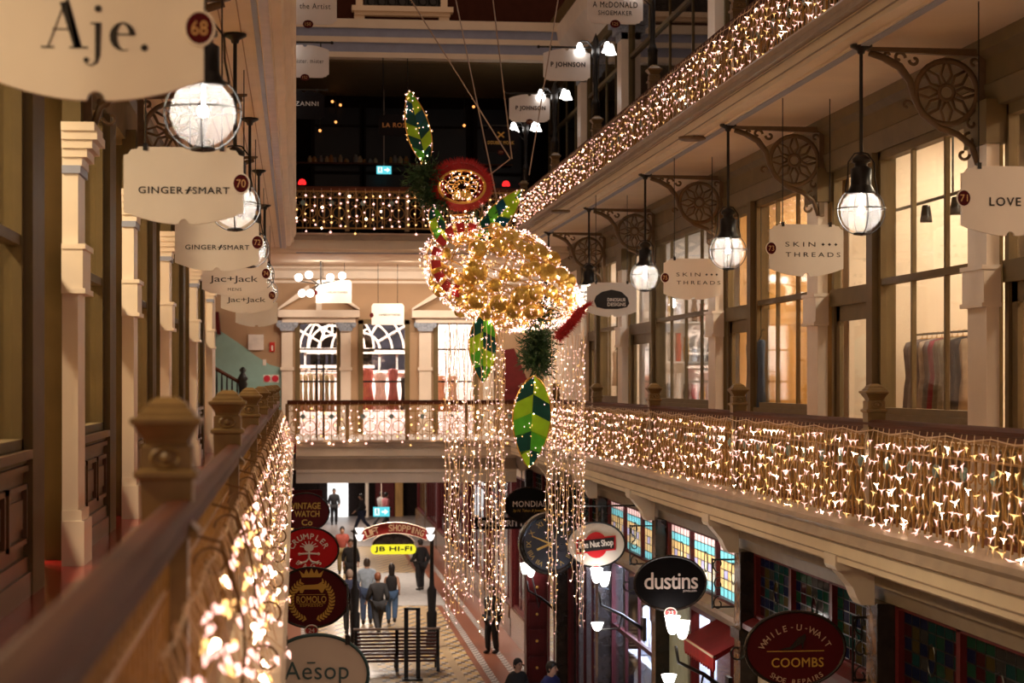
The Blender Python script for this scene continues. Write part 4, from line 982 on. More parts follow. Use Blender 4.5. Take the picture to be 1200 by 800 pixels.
def curtain_x(label, x0, x1, y, zt, hz, step, rows, r, mat):
    t = thing('string_lights', label, 'string lights', (x0, y, zt)); b = LED(); w = MB(); n = int((x1-x0)/step)
    for i in range(n+1):
        x = x0+i*step; L = hz*RN.uniform(.85, 1.05); pts = [Vector((x+RN.uniform(-.03, .03), y-RN.uniform(0, .08), zt-L*k/rows)) for k in range(rows+1)]; w.tube(pts, .003, 3)
        for p in pts[1:]:
            b.octa(p+Vector((RN.uniform(-.03, .03), 0, RN.uniform(-.06, .06))), r*RN.uniform(.8, 1.2))
    w.build('wires', m_wire, t, kind='stuff'); b.build('led_caps', mat, t, kind='stuff')
curtain_x('fairy lights hanging in rows on the first-floor cross bridge', .02, 5.0, YE-.12, -.45, .92, .17, 5, .026, m_led)
curtain_x('fairy lights hanging in rows on the upper cross bridge', .02, 5.0, YE-.12, 4.36, .92, .19, 5, .026, m_led)
# ------------------------------------------------------------------ the hanging gumnut decoration
YF = 23.0
fl = thing('hanging_flower_decoration', 'giant illuminated gold flower decoration hung on cables in the atrium', 'decoration', at(595, 326, YF))
def F(px, py, d=0): return at(px, py, YF+d)
KF = 1/ppm(2.5, YF)
m_goldb = M('gold_bauble', (.95, .60, .15), .30, .8, var=.25, scale=6)
m_goldw = M('gold_wire', (.70, .42, .10), .35, .7, var=0)
m_redp = M('red_petal', (.42, .01, .012), .4, var=.2)
m_redb = M('red_bristle', (.50, .012, .015), .6, var=.25)
m_pine = M('pine_green', (.025, .075, .022), .6, var=.4)
def leafmat(name, col):
    m = M(name, col, .3, var=.18, scale=8); nt = m.node_tree; b = nt.nodes['Principled BSDF']; b.inputs['Transmission Weight'].default_value = 0
    tl = nt.nodes.new('ShaderNodeBsdfTranslucent'); tl.inputs[0].default_value = (*[min(1, c*1.3) for c in col], 1); mx = nt.nodes.new('ShaderNodeMixShader'); mx.inputs[0].default_value = .45
    o = nt.nodes['Material Output']; nt.links.new(b.outputs[0], mx.inputs[1]); nt.links.new(tl.outputs[0], mx.inputs[2]); nt.links.new(mx.outputs[0], o.inputs[0]); return m
lm = [leafmat('lime_cellophane', (.50, .80, .05)), leafmat('teal_cellophane', (.005, .12, .10)), leafmat('green_cellophane', (.16, .62, .07)), leafmat('deep_blue_cellophane', (.01, .14, .22))]
# body: leaning egg of gold discs, wire hoops and white LEDs
bc = F(590, 326); tilt = math.radians(-22)
def body_pt(u, v, k=1.0, lump=True):
    # u longitude, v latitude in the tilted frame
    rx, ry, rz = .95, .62, .58
    x = math.cos(v)*math.cos(u)*rx; y = math.cos(v)*math.sin(u)*ry; z = math.sin(v)*rz
    if x > 0: z *= (1-.42*(x/rx)**1.5)
    q = Vector((x*math.cos(tilt)-z*math.sin(tilt), y, x*math.sin(tilt)+z*math.cos(tilt)))*k
    return bc+q
hp = MB()
for k in range(9): hp.tube([body_pt(2*PI*i/26, -1.3+2.6*k/8) for i in range(26)], .007, 4, True)
for k in range(8):
    a = PI*k/8; hp.tube([body_pt(a if v < .5 else a+PI, PI/2-PI*(v/.5) if v < .5 else -PI/2+PI*((v-.5)/.5)) for v in [i/26 for i in range(26)]], .007, 4, True)
frame = hp.build('wire_frame', m_goldw, fl)
bd = MB().ball((0, 0, 0), 1, 14, 9, (1, .35, 1)); me_b = mk(bd, 'gold_bauble', m_goldb, True)
big = [(555, 295, 11), (552, 322, 15), (577, 292, 9), (575, 337, 8), (600, 290, 9), (612, 297, 10), (590, 283, 8), (628, 298, 11), (636, 322, 12), (652, 325, 10), (605, 350, 13), (580, 358, 12), (598, 365, 11), (556, 352, 12), (622, 345, 11), (640, 345, 9), (512, 318, 10), (514, 340, 9), (520, 300, 8), (533, 350, 9), (660, 340, 9), (645, 305, 9), (620, 318, 9), (596, 326, 8), (568, 368, 10), (617, 366, 10), (508, 330, 7), (597, 281, 9), (665, 330, 8), (540, 365, 8)]
for px, py, r in big:
    # sit on the visible surface of the egg
    c = F(px, py); q = c-bc; lx = q.x*math.cos(tilt)+q.z*math.sin(tilt); lz = -q.x*math.sin(tilt)+q.z*math.cos(tilt)
    kk = 1-(lx/.95)**2-(lz/.58)**2; dy = -.62*math.sqrt(max(0, kk))
    o = bpy.data.objects.new('gold_bauble', me_b); COL.objects.link(o); o.parent = fl; o.location = Vector((c.x, YF+dy*.97, c.z))-fl.location
    s = r*KF; o.scale = (s, s, s); o.rotation_euler = (lz*.9*-1+RN.uniform(-.2, .2), RN.uniform(-.2, .2), lx*.8+RN.uniform(-.2, .2))
for i in range(46):
    p = body_pt(RN.uniform(-PI*.95, PI*.05) if i < 34 else RN.uniform(0, PI), RN.uniform(-1.2, 1.2), .93); o = bpy.data.objects.new('gold_bauble', me_b); COL.objects.link(o); o.parent = fl
    s = RN.uniform(.06, .10); o.location = p-fl.location; o.scale = (s, s, s); o.rotation_euler = (RN.uniform(-.6, .6), 0, (p.x-bc.x)*.9)
b = LED(); w = MB()
for i in range(2700):
    v = math.asin(RN.uniform(-1, 1)); u = RN.uniform(0, 2*PI)
    if RN.random() < .25: u = RN.uniform(-.5, .5)
    if RN.random() < .15: v = RN.uniform(-1.2, -.6)
    p = body_pt(u, v, RN.uniform(1.0, 1.10)); b.star(p, RN.uniform(.017, .027))
for i in range(120):
    u = RN.uniform(0, 2*PI); v = RN.uniform(-1.2, 1.2); w.tube([body_pt(u+.12*k, v+.1*math.sin(k*1.7+i), 1.02) for k in range(5)], .004, 3)
b.build('led_caps', m_ledw, fl, kind='stuff'); w.build('wires', m_wire, fl, kind='stuff')
# red curved bars around the mouth of the nut
for i in range(9):
    a = math.radians(70+i*22); c = F(545, 305, -.35); R0, R1 = .30, .44
    pts = [(c.x+R0*math.cos(a)*.95, c.y, c.z+R0*math.sin(a)), (c.x+R1*math.cos(a)*.9, c.y-.02, c.z+R1*math.sin(a)), (c.x+R1*math.cos(a+.24)*.9, c.y-.02, c.z+R1*math.sin(a+.24)), (c.x+R0*math.cos(a+.24)*.95, c.y, c.z+R0*math.sin(a+.24))]
    m = MB().add(pts+[(p[0], p[1]+.03, p[2]) for p in pts], [(0, 1, 2, 3), (7, 6, 5, 4), (0, 4, 5, 1), (1, 5, 6, 2), (2, 6, 7, 3), (3, 7, 4, 0)]); m.build('red_petal', m_redp, fl)
# red fringed blossom with its lattice mouth
c = F(541, 215, -.15); fr = MB()
for i in range(2600):
    a = RN.uniform(0, 2*PI); r0 = RN.uniform(.20, .27); r1 = RN.uniform(.31, .41); yy = RN.uniform(-.05, .12); a2 = a+RN.uniform(-.12, .12); s = .0065
    p0 = Vector((c.x+r0*math.cos(a), c.y+yy-.02, c.z-.03+r0*.78*math.sin(a))); p1 = Vector((c.x+r1*math.cos(a2), c.y+yy+.08, c.z+r1*.84*math.sin(a2)))
    t = (p1-p0).normalized(); n = Vector((-math.sin(a), 0, math.cos(a)))*s
    fr.add([p0+n, p0-n, p1, p0+Vector((0, s, 0))], [(0, 1, 2), (1, 3, 2), (3, 0, 2)])
blo = fr.build('red_fringe', m_redb, fl, kind='stuff')
bk = MB().lathe([(.0, .10), (.2, .09), (.29, .07), (.30, .03), (.27, -.02), (.265, 0.03), (.0, .06)], (c.x, c.y, c.z), 28, axis='y')
bk.v = [(x, y, c.z+(z-c.z)*.84) for x, y, z in bk.v]; bk.build('blossom_cup', m_redp, fl, True)
la = MB(); cz = c.z-.04
la.tube([(x, c.y-.05, z) for x, z in circ(c.x, cz, .27, .19, 30)], .018, 6, True)
for r in (.10, .18): la.tube([(x, c.y-.06, z) for x, z in circ(c.x, cz, r, r*.7, 20)], .007, 4, True)
for k in range(12): a = PI*k/6; la.tube([(c.x+.05*math.cos(a), c.y-.06, cz+.035*math.sin(a)), (c.x+.14*math.cos(a+.3), c.y-.06, cz+.10*math.sin(a+.3)), (c.x+.26*math.cos(a), c.y-.05, cz+.18*math.sin(a))], .008, 4)
la.build('lattice', m_goldw, fl)
MB().lathe([(.0, 0), (.265, .0), (.265, .02), (.0, .02)], (c.x, c.y-.01, cz), 24, axis='y').build('dark_disc', m_dark, fl)
bb = bpy.data.objects[[o.name for o in fl.children if o.name.startswith('dark_disc')][0]]
bb.data.transform(Matrix.Translation((0, 0, (cz-fl.location.z)*(1-.7)))@Matrix.Diagonal((1, 1, .7, 1)))
MB().prism([(x, z) for x, z in circ(c.x, cz-.13, .12, .075, 14, 0, PI)]+[(c.x-.10, cz-.155), (c.x+.10, cz-.155)][::1], c.y-.07, c.y-.04).build('gold_lip', m_goldb, fl)
b = LED()
for i in range(85):
    a = RN.uniform(0, 2*PI); r = math.sqrt(RN.random()); b.star((c.x+.26*r*math.cos(a), c.y-.08, cz+.18*r*math.sin(a)), .017)
for i in range(170):      # stalk of lights below the blossom
    u = RN.random(); p = F(541, 252, -.1).lerp(F(553, 285, -.3), u); wd_ = .10+.06*abs(u-.5)+.10*u; a = RN.uniform(0, 2*PI)
    b.star((p.x+wd_*math.cos(a), p.y+wd_*math.sin(a), p.z), .022)
b.build('blossom_leds', m_ledw, fl, kind='stuff')
st = MB()
for k in range(7): p = F(541, 252, -.1).lerp(F(553, 285, -.3), k/6); st.tube([(p.x+(.10+.02*k)*math.cos(a), p.y+(.1+.02*k)*math.sin(a), p.z) for a in [2*PI*i/14 for i in range(14)]], .008, 4, True)
st.build('stalk_hoops', m_goldw, fl)
# leaves of coloured panels in a lit wire frame
def leaf(base, tip, width, n, d0=0., d1=0., seed=0, yaw=.0, order=(0, 1)):
    A = F(*base, d0); B = F(*tip, d1); ax = B-A; L = ax.length; ax.normalize()
    side = ax.cross(Vector((math.sin(yaw), -math.cos(yaw), 0))).normalized(); nr = side.cross(ax).normalized(); Wd = width*KF/2
    def hw(u): return Wd*(math.sin(PI*min(1, max(0, u))**.85)**.75)
    def pt(u, s): return A+ax*L*u+side*s*hw(u)
    f = MB(); o = [pt(i/20, -1) for i in range(21)]+[pt(1-i/20, 1) for i in range(1, 20)]
    f.tube(o, .011, 5, True); f.tube([pt(i/10, 0) for i in range(11)], .010, 5)
    rt = None; panels = []
    k0 = [i/n for i in range(n+1)]
    for i in range(n):
        for s in (-1, 1):
            u0, u1 = k0[i], k0[i+1]; sh = .10
            q = [A+ax*L*u0, A+ax*L*u1]
            e = [pt(min(1, u1+sh*(1-u1)-(u1-u0)*(1-j/5)), s*.97) for j in range(5, -1, -1)]
            e = [pt(min(.995, max(.005, u0+sh*min(1, (1-u0)*1.5)+(u1-u0)*j/5)) , s*.97) for j in range(5, -1, -1)]
            P = q+e
            P2 = [p+nr*.012 for p in P]
            m = MB().add(P+P2, [tuple(range(len(P))), tuple(range(2*len(P)-1, len(P)-1, -1))]+[(j, j+len(P), (j+1) % len(P)+len(P), (j+1) % len(P)) for j in range(len(P))])
            panels.append((m, lm[order[(i+(s > 0)) % len(order)]]))
            f.tube([q[0], e[-1]], .007, 4)
    fo = f.build('leaf_frame', m_goldw, fl)
    for m, mt in panels: m.build('leaf_panel', mt, fo)
    b = LED()
    for i in range(int(L/.045)*2):
        u = RN.random(); s = RN.choice((-1, 1)); p = pt(u, s*1.03)+Vector((RN.uniform(-.02, .02), RN.uniform(-.05, .02), RN.uniform(-.02, .02))); b.star(p, .020)
    for i in range(int(L/.1)*2): p = pt(RN.random(), RN.uniform(-.8, .8))+nr*RN.choice((-.03, .03)); b.octa(p, .008)
    for i in range(int(L/.1)): p = pt(RN.random(), 0)+Vector((RN.uniform(-.03, .03), -.03, 0)); b.star(p, .018)
    b.build('leaf_leds', m_ledw, fo, kind='stuff')
leaf((500, 192), (479, 106), 27, 6, .1, -.1, 1, order=(2, 1, 0, 1, 3, 0))
leaf((507, 242), (520, 292), 22, 4, -.1, -.3, 2, .5, order=(2, 1, 0))
leaf((556, 286), (612, 222), 27, 6, -.3, .1, 3, order=(0, 1, 2, 3, 0))
leaf((566, 368), (566, 448), 32, 4, -.3, -.2, 4, order=(2, 1, 0))
leaf((626, 440), (620, 548), 44, 5, -.35, -.3, 5, order=(0, 1, 0, 2, 1))
# pine sprays
def pine(p0, p1, r, n, name='pine_spray'):
    A = F(*p0, -.05); B = F(*p1, -.05); m = MB()
    for i in range(n):
        c = A.lerp(B, RN.random()); d = Vector((RN.gauss(0, 1), RN.gauss(0, .8), RN.gauss(-.15, .8))).normalized(); L = r*KF*RN.uniform(.5, 1.1); u = d.orthogonal().normalized()*.012; w_ = d.cross(u)
        s = c+d*L*.25; e = c+d*L
        for k in range(5):
            q = s.lerp(e, k/4); dd = (d+Vector((RN.uniform(-.9, .9), RN.uniform(-.9, .9), RN.uniform(-.9, .9)))).normalized()*.085
            m.add([q+u, q-u, q+dd, q+w_], [(0, 1, 2), (1, 3, 2), (3, 0, 2)])
    m.tube([A, B], .02, 5)
    return m.build(name, m_pine, fl, kind='stuff')
pine((497, 200), (505, 228), 26, 260); pine((520, 240), (512, 225), 14, 120); pine((632, 362), (628, 432), 24, 520); pine((550, 262), (570, 258), 14, 60)
# red bristle brush at the right end
A = F(654, 396, -.65); B = F(682, 363, -.55); m = MB()
for i in range(1500):
    u = RN.random(); c = A.lerp(B, u); d = Vector((RN.gauss(0, 1), RN.gauss(0, 1), RN.gauss(0, 1))).normalized(); d = (d+(B-A).normalized()*.3).normalized(); L = .12*RN.uniform(.6, 1.1)*(1-.15*u); s = d.orthogonal().normalized()*.006
    m.add([c+s, c-s, c+d*L, c+d.cross(s)], [(0, 1, 2), (1, 3, 2), (3, 0, 2)])
for i in range(120):
    u = RN.random(); c = B.lerp(F(691, 357, -.55), u); d = (Vector((RN.gauss(0, .5), RN.gauss(0, .5), RN.gauss(0, .5)))+(B-A).normalized()).normalized(); s = d.orthogonal().normalized()*.007
    m.add([c+s, c-s, c+d*.07, c+d.cross(s)], [(0, 1, 2), (1, 3, 2), (3, 0, 2)])
m.build('red_brush', m_redb, fl, kind='stuff')
MB().tube([A, B], .045, 8).build('brush_core', m_redp, fl)
# suspension cables
for (p, q, d) in (((598, 186), (478, -6), 0), ((600, 186), (577, -6), 0), ((582, 232), (533, -6), 1.5), ((620, 205), (655, -6), 1.0)):
    A = F(*p); B = at(q[0], q[1], YF+d); B = A+(B-A)*1.25; MB().tube([A, B], .0085, 5).build('cable', m_cable, fl)
MB().tube([F(598, 186), F(580, 200, .05), F(560, 215, .05)], .008, 5).build('hanging_hook', m_cable, fl)
# ---- strands of light falling from the flower, two columns
def light_curtain(label, xs, ytop, ylo, yhi, seed, ring):
    rr = random.Random(seed); cx = F((xs[0]+xs[1])/2, ytop); t = thing('light_curtain', label, 'string lights', cx)
    b = LED(); w = MB(); n = ring; R_ = (xs[1]-xs[0])*KF/2
    for i in range(n):
        a = 2*PI*i/n+rr.uniform(-.1, .1); k = R_*rr.uniform(.8, 1.02); px = cx.x+k*math.cos(a); yy = YF+.55*k/R_*math.sin(a)*.8
        zt = F(0, ytop).z+rr.uniform(-.1, .05); zb = F(600, rr.uniform(ylo, yhi)).z; m = int((zt-zb)/.085); pts = []
        for j in range(m+1): pts.append(Vector((px+rr.uniform(-.012, .012), yy+rr.uniform(-.01, .01), zt+(zb-zt)*j/m)))
        w.tube(pts, .0042, 3)
        for p in pts[2:]:
            if rr.random() < .92: b.star(p+Vector((rr.uniform(-.02, .02), rr.uniform(-.02, .02), rr.uniform(-.03, .03))), rr.uniform(.015, .021), rr)
    w.build('wires', m_wire, t, kind='stuff'); b.build('led_caps', m_ledw, t, kind='stuff'); return t
light_curtain('left column of light strands falling from the gold flower', (521, 592), 378, 690, 742, 3, 30)
light_curtain('right column of light strands falling from the gold flower', (640, 685), 385, 600, 745, 5, 22)
# ------------------------------------------------------------------ ground floor: right shopfronts under the gallery
XG = 5.44
sg_lit = [Glass('sg_'+n, c, .05, .75, c) for n, c in (('pink', (.95, .78, .78)), ('cyan', (.42, .76, .82)), ('amber', (.80, .66, .44)), ('lilac', (.58, .57, .74)), ('pale', (.85, .80, .66)), ('gold', (.80, .72, .52)))]
sg_dark = [Glass('sgd_'+n, c, .10, .6, c, .08) for n, c in (('green', (.03, .12, .07)), ('navy', (.02, .03, .10)), ('wine', (.10, .02, .025)), ('olive', (.14, .10, .03)), ('grey', (.09, .085, .08)), ('teal', (.02, .10, .10)))]
PG = [11.8, 17.3, 22.8, 28.3, 33.8, 39.3, 44.6]
MB().prism([(5.16, -1.60), (5.16, -1.74), (5.22, -1.76), (5.22, -1.84), (5.30, -1.86), (5.34, -2.0), (5.6, -2.0), (5.6, -1.60)], 8, YE+1).build('trim_ground_frieze', M('taupe_frieze', (.24, .18, .125), .5), kind='structure')
MB().box(5.12, 8, -1.72, 5.2, YE+1, -1.62).build('trim_ground_bead', m_cream, kind='structure')
for i, y in enumerate(PG):
    p = MB(); p.box(5.24, y, ZG, 5.62, y+.38, -2.0); o = p.build('trim_%d' % (200+i), m_marble, kind='structure')
    q = MB(); q.box(5.22, y-.035, ZG, 5.66, y, -2.0); q.box(5.2, y-.05, -3.05, 5.66, y+.42, -2.93); q.box(5.18, y-.06, ZG, 5.66, y+.42, ZG+.5); q.build('black_jamb', m_black, o)
    c = [(5.22, -2.02), (5.10, -2.02), (5.06, -1.96), (5.02, -1.86), (4.95, -1.78), (4.90, -1.72), (4.885, -1.60), (5.22, -1.60)]
    k = MB(); k.prism(c, y+.05, y+.33); k.prism([(4.86, -1.70), (4.84, -1.66), (4.84, -1.56), (5.0, -1.56), (5.0, -1.70)], y+.0, y+.38); k.build('corbel', m_white, o)
def transom(y0, y1, pal, lit):
    wn[0] += 1; t = thing('window_%d' % wn[0], loc=(XG, (y0+y1)/2, -2.75), kind='structure')
    z0, z1 = -2.74, -2.04; n = 3; st = (y1-y0)/n; f = MB()
    for i in range(n+1): f.box(XG-.06, y0+st*i-.05, z0-.05, XG+.06, y0+st*i+.05, z1+.05)
    f.box(XG-.06, y0, z0-.07, XG+.06, y1, z0); f.box(XG-.06, y0, z1, XG+.06, y1, z1+.05); f.build('frame', m_redwood, t)
    ld = MB()
    for i in range(n):
        a, b = y0+st*i+.05, y0+st*(i+1)-.05; nc, nr = 7, 6; cw, ch = (b-a)/nc, (z1-z0)/nr
        for r in range(1, nr): ld.box(XG-.008, a, z0+r*ch-.006, XG+.008, b, z0+r*ch+.006)
        for c in range(1, nc): ld.box(XG-.008, a+c*cw-.006, z0, XG+.008, a+c*cw+.006, z1)
        for c in range(nc):
            for r in range(nr):
                if lit: k = (5-r); kk = (0, 1, 2, 3 if (c+i) % 2 else 2, 5 if c % 2 else 2, 1)[k]; kk = 4 if (k, c) in ((3, 3), (4, 3)) else kk
                else: kk = (c*5+r*3+i+(c*r) % 4) % 6
                MB().box(XG-.004, a+c*cw+.005, z0+r*ch+.005, XG+.004, a+(c+1)*cw-.005, z0+(r+1)*ch-.005).build('pane', pal[kk], t)
        ld.tube([(XG-.01, (a+b)/2+p, (z0+z1)/2+q) for p, q in circ(0, 0, .10, .14, 12)], .007, 4, True)
    ld.build('leading', m_iron, t)
for i, (lit) in ((0, 0), (1, 0), (2, 1), (3, 2), (4, 0), (5, 0)):
    transom(PG[i]+.45, PG[i+1]-.1, sg_lit if lit else sg_dark, lit)
    if lit or i == 1:
        ld = bpy.data.lights.new('shop_strip_light', 'AREA'); ld.shape = 'RECTANGLE'; ld.size = 4.4; ld.size_y = .4; ld.energy = (0, 0, 110, 55)[i] if lit else 8; ld.color = (1, .95, .86)
        o = bpy.data.objects.new('shop_strip_light', ld); COL.objects.link(o); o.location = (XG+.9, (PG[i]+PG[i+1])/2+.2, -2.3); o.rotation_euler = (0, PI/2, 0); o.rotation_euler = (PI/2, 0, PI/2)
    # shelf cornice over the shop windows
    MB().prism([(XG+.1, -2.78), (XG-.08, -2.78), (XG-.20, -2.84), (XG-.20, -2.90), (XG-.1, -2.95), (XG-.06, -3.04), (XG+.1, -3.04)], PG[i]+.42, PG[i+1]-.05).build('trim_%d' % (230+i), m_nose if i != 1 else m_redwood, kind='structure')
MB().box(XG+1.6, 8, ZG, XG+1.7, YE+1, -1.9).build('wall_ground_back', M('dim_plaster', (.30, .22, .16), .6), kind='structure')
m_cool = M('cool_white_display', (.72, .76, .86), .5, var=.12, scale=5)
# bay beside the shoe repair sign: pale panel and dark glazing
MB().box(XG-.02, 21.6, ZG, XG+.06, 22.72, -3.02).build('wall_pale_panel', M('pale_panel', (.56, .48, .38), .5), kind='structure')
window(XG, 17.8, 21.55, ZG+.5, None, -3.05, 3, 1, m_redwood, m_uglass)
# awning bay
MB().box(XG-.02, 26.9, ZG, XG+.06, 28.25, -3.02).build('wall_mint_panel', M('mint_panel', (.52, .60, .50), .5), kind='structure')
window(XG, 23.25, 26.85, ZG+.5, None, -3.05, 3, 1, m_redwood, m_glass)
MB().box(XG+.7, 23.25, ZG, XG+.75, 28.3, -3.0).build('wall_red_interior', m_redwood, kind='structure')
def ay(y): return 23.3+(y-23.6)*.72
aw = thing('red_awning', 'small red gabled awning behind the twin tulip lamp under the black oval', 'awning', (XG-.05, 25.2, -3.15))
MB().add([(XG, 23.3, -3.08), (XG, 25.1, -3.08), (XG-.42, 25.1, -3.30), (XG-.42, 23.3, -3.30), (XG, 23.3, -3.12), (XG, 25.1, -3.12), (XG-.4, 25.1, -3.36), (XG-.4, 23.3, -3.36)], [(0, 3, 2, 1), (4, 5, 6, 7), (0, 1, 5, 4), (1, 2, 6, 5), (2, 3, 7, 6), (3, 0, 4, 7)]).build('canopy', M('red_canvas', (.15, .007, .010), .7, spec=.2), aw)
v = MB()
for k in range(13): y0 = 23.3+1.8*k/13; v.prism([(y0, -3.30), (y0+.138, -3.30), (y0+.138, -3.46), (y0+.07, -3.51), (y0, -3.46)], XG-.43, XG-.405, 'x')
v.build('valance', m_redp, aw)
MB().box(XG-.44, 23.3, -3.33, XG-.40, 25.1, -3.305).build('edge_band', m_cream, aw)
# bright blue-white display bay
window(XG, 28.75, 33.7, ZG+.4, -4.2, -3.05, 4, 1, M('oxblood_frame', (.045, .008, .010), .4, spec=.2), m_glass, .07, .06)
MB().box(XG+.9, 28.8, ZG, XG+.95, 33.7, -3.05).build('wall_display_back', m_cool, kind='structure')
for k in range(3):
    ld = bpy.data.lights.new('display_light', 'AREA'); ld.shape = 'RECTANGLE'; ld.size = 1.4; ld.size_y = .3; ld.energy = 130; ld.color = (.70, .80, 1)
    o = bpy.data.objects.new('display_light', ld); COL.objects.link(o); o.location = (XG+.45, 29.6+1.6*k, -3.1)
for k in range(10):
    y = 29.1+.46*k; hgt = .7+.5*RN.random(); z = -4.6-.9*(k % 2); c = (.6*RN.random()+.2, .5, .7)
    b = MB().lathe([(.10, 0), (.13, .1), (.13, hgt*.6), (.06, hgt*.75), (.06, hgt), (.03, hgt+.03)], (XG+.45, y, z), 10)
    single(b, 'display_vase', m_cool, 'pale blue-lit display piece, %s from the near end of the %s shelf' % (ORDS[k//2], ('upper', 'lower')[k % 2]), 'vase', (XG+.45, y, z), 'display pieces in the bright window', True)
for z in (-4.62, -5.52): single(MB().box(XG+.25, 28.9, z-.03, XG+.75, 33.6, z), 'glass_shelf', m_cool, ('upper' if z > -5 else 'lower')+' pale shelf in the bright ground-floor window', 'shelf', (XG+.5, 31.2, z))
# bays farther on
window(XG, 34.25, 39.2, ZG+.5, None, -3.05, 5, 1, m_redwood, m_uglass)
window(XG, 39.75, 44.5, ZG+.7, None, -3.05, 5, 1, m_redwood, m_glass)
MB().box(XG+.8, 39.7, ZG, XG+.85, 44.6, -3.05).build('wall_display_back', m_cool, kind='structure')
ld = bpy.data.lights.new('display_light', 'AREA'); ld.shape = 'RECTANGLE'; ld.size = 4; ld.size_y = .4; ld.energy = 60; ld.color = (.85, .92, 1)
o = bpy.data.objects.new('display_light', ld); COL.objects.link(o); o.location = (XG+.4, 42, -3.1); o.rotation_euler = (0, 0, PI/2)
# red panelled pier between the bays
cab = thing('red_pier_cabinet', 'tall red panelled cabinet pier below the clock', 'cabinet', (at(630, 700, 40).x, 40, ZG))
x0, x1 = at(617, 700, 40).x, at(641, 700, 40).x
MB().box(x0, 40, ZG, x1, 40.4, at(630, 668, 40).z).build('carcass', m_redwood, cab)
for k in range(5):
    za = ZG+.35+.55*k; d = MB().box(x0+.05, 39.97, za, x1-.05, 40.01, za+.48).build('drawer', m_redwood, cab); MB().ball(((x0+x1)/2, 39.95, za+.25), .03, 8, 5).build('knob', m_gold, d)
# ---- oval hanging signs
def scrolls(mb, x, y, z, s, k=1.):
    mb.tube([(x, y, z+.30), (x, y, z-.32)], .012, 5)
    for cz, r, a0, a1 in ((.22, .10, PI*1.5, -PI*.2), (-.02, .08, PI*.5, PI*2.3), (-.26, .09, PI*.5, PI*2.4)):
        mb.tube([(x+s*(p), y, z+q) for p, q in spiral(.10*k, cz, r, r*.3, a0, a1, 16)], .010, 5)
def oval(c, rx, rz, label, mat, rim, write, ink, num=None, side=1, extra=None, topbar=False, group='oval signs of the ground floor'):
    x, y, z = c; t = thing('oval_sign', label, 'sign', c, group)
    MB().prism([(x+p, z+q) for p, q in circ(0, 0, rx, rz, 40)], y, y+.05).build('board', mat, t)
    MB().tube([(x+p, y+.0, z+q) for p, q in circ(0, 0, rx, rz, 44)], .016, 6, True).build('rim', rim, t)
    L = MB(); write(L, x, y-.008, z); L.build('lettering', ink, t)
    if num:
        d = MB().prism([(x+p, z-rz-.03+q) for p, q in circ(0, 0, .075, .06, 18)], y-.012, y+.03).build('number_disc', M('num_red', (.42, .02, .02), .4), t)
        MB().tube([(x+p, y-.01, z-rz-.03+q) for p, q in circ(0, 0, .075, .06, 18)], .008, 5, True).build('rim', m_sign, d)
        letters(MB(), num, x, y-.016, z-rz-.03, .07, .05).build('numeral', m_sign, d)
    b = MB()
    if side:
        xe = x+side*(rx+.20); scrolls(b, xe-side*.12, y+.02, z, side*.8)
        if topbar: b.tube([(x-side*rx*.4, y+.02, z+rz+.25), (xe+side*.22, y+.02, z+rz+.25)], .014, 5); b.tube([(x-side*rx*.4, y+.02, z+rz*.9), (x-side*rx*.4, y+.02, z+rz+.25)], .014, 5); b.tube([(x+side*rx*.2, y+.02, z+rz*.9), (x+side*rx*.2, y+.02, z+rz+.25)], .014, 5)
        if side > 0: b.tube([(x-side*rx*.95+q[0]*-side, y+.02, z-.02+q[1]) for q in spiral(.10, .0, .09, .03, PI, PI*2.7, 14)], .010, 5)
        b.tube([(xe-side*.12, y+.02, z-.3), (xe+side*.22, y+.02, z-.3)], .012, 5); b.tube([(xe-side*.12, y+.02, z+.28), (xe+side*.22, y+.02, z+.28)], .012, 5)
        b.build('scroll_bracket', m_iron, t, False, 'stuff')
    if extra: extra(t, x, y-.008, z)
    return t
m_ovalred = M('maroon_oval', (.085, .004, .007), .5, var=.05, spec=.2); m_ovalblk = M('black_oval', (.006, .005, .006), .5, var=.05, spec=.12); m_ovalwht = M('white_oval', (.80, .72, .64), .4, var=.02)
m_ovalcr = M('bright_red_oval', (.50, .008, .012), .5, var=.04, spec=.2); m_goldt = M('ochre_lettering', (.62, .37, .06), .45, var=0); m_tan = M('tan_lettering', (.62, .42, .30), .45, var=0); m_tealink = M('slate_teal_lettering', (.05, .12, .14), .4, var=0)
def oc(px, py, Y): a = at(px, py, Y); return (a.x, Y, a.z)
def slab(L, y, cx, cz, w, h): L.cbox((cx, y, cz), (w, .001, h))
def coombs(L, x, y, z):
    letters(L, 'COOMBS', x+.02, y, z-.125, .49, .085, .015, 1.05)
    slab(L, y, x+.0, z-.02+.0, .54, .008)
def coombs2(t, x, y, z):
    L = MB(); arc_letters(L, 'WHILE-U-WAIT', x, y, z-.10, .345, .30, math.radians(152), math.radians(28), .06, .012); arc_letters(L, 'SHOE REPAIRS', x+.01, y, z-.105, .31, .20, math.radians(222), math.radians(318), .05, .008, True); L.build('arched_lettering', m_tan, t)
    s = MB().prism([(x-.16, z-.005), (x-.05, z+.02), (x+.02, z+.10), (x+.09, z+.14), (x+.10, z+.11), (x+.075, z+.05), (x+.07, z+.0), (x+.06, z+.0), (x+.055, z+.05), (x+.02, z+.03), (x-.03, z-.005)], y-.004, y+.002); s.build('shoe_emblem', m_black, t)
c = oc(932, 760, 17.75); oval(c, .47, .345, 'maroon oval shoe repair sign with a shoe emblem at the lower right', m_ovalred, m_black, coombs, m_goldt, None, 1, coombs2)
m_wl = M('warm_white_lettering', (.82, .70, .66), .4, var=0)
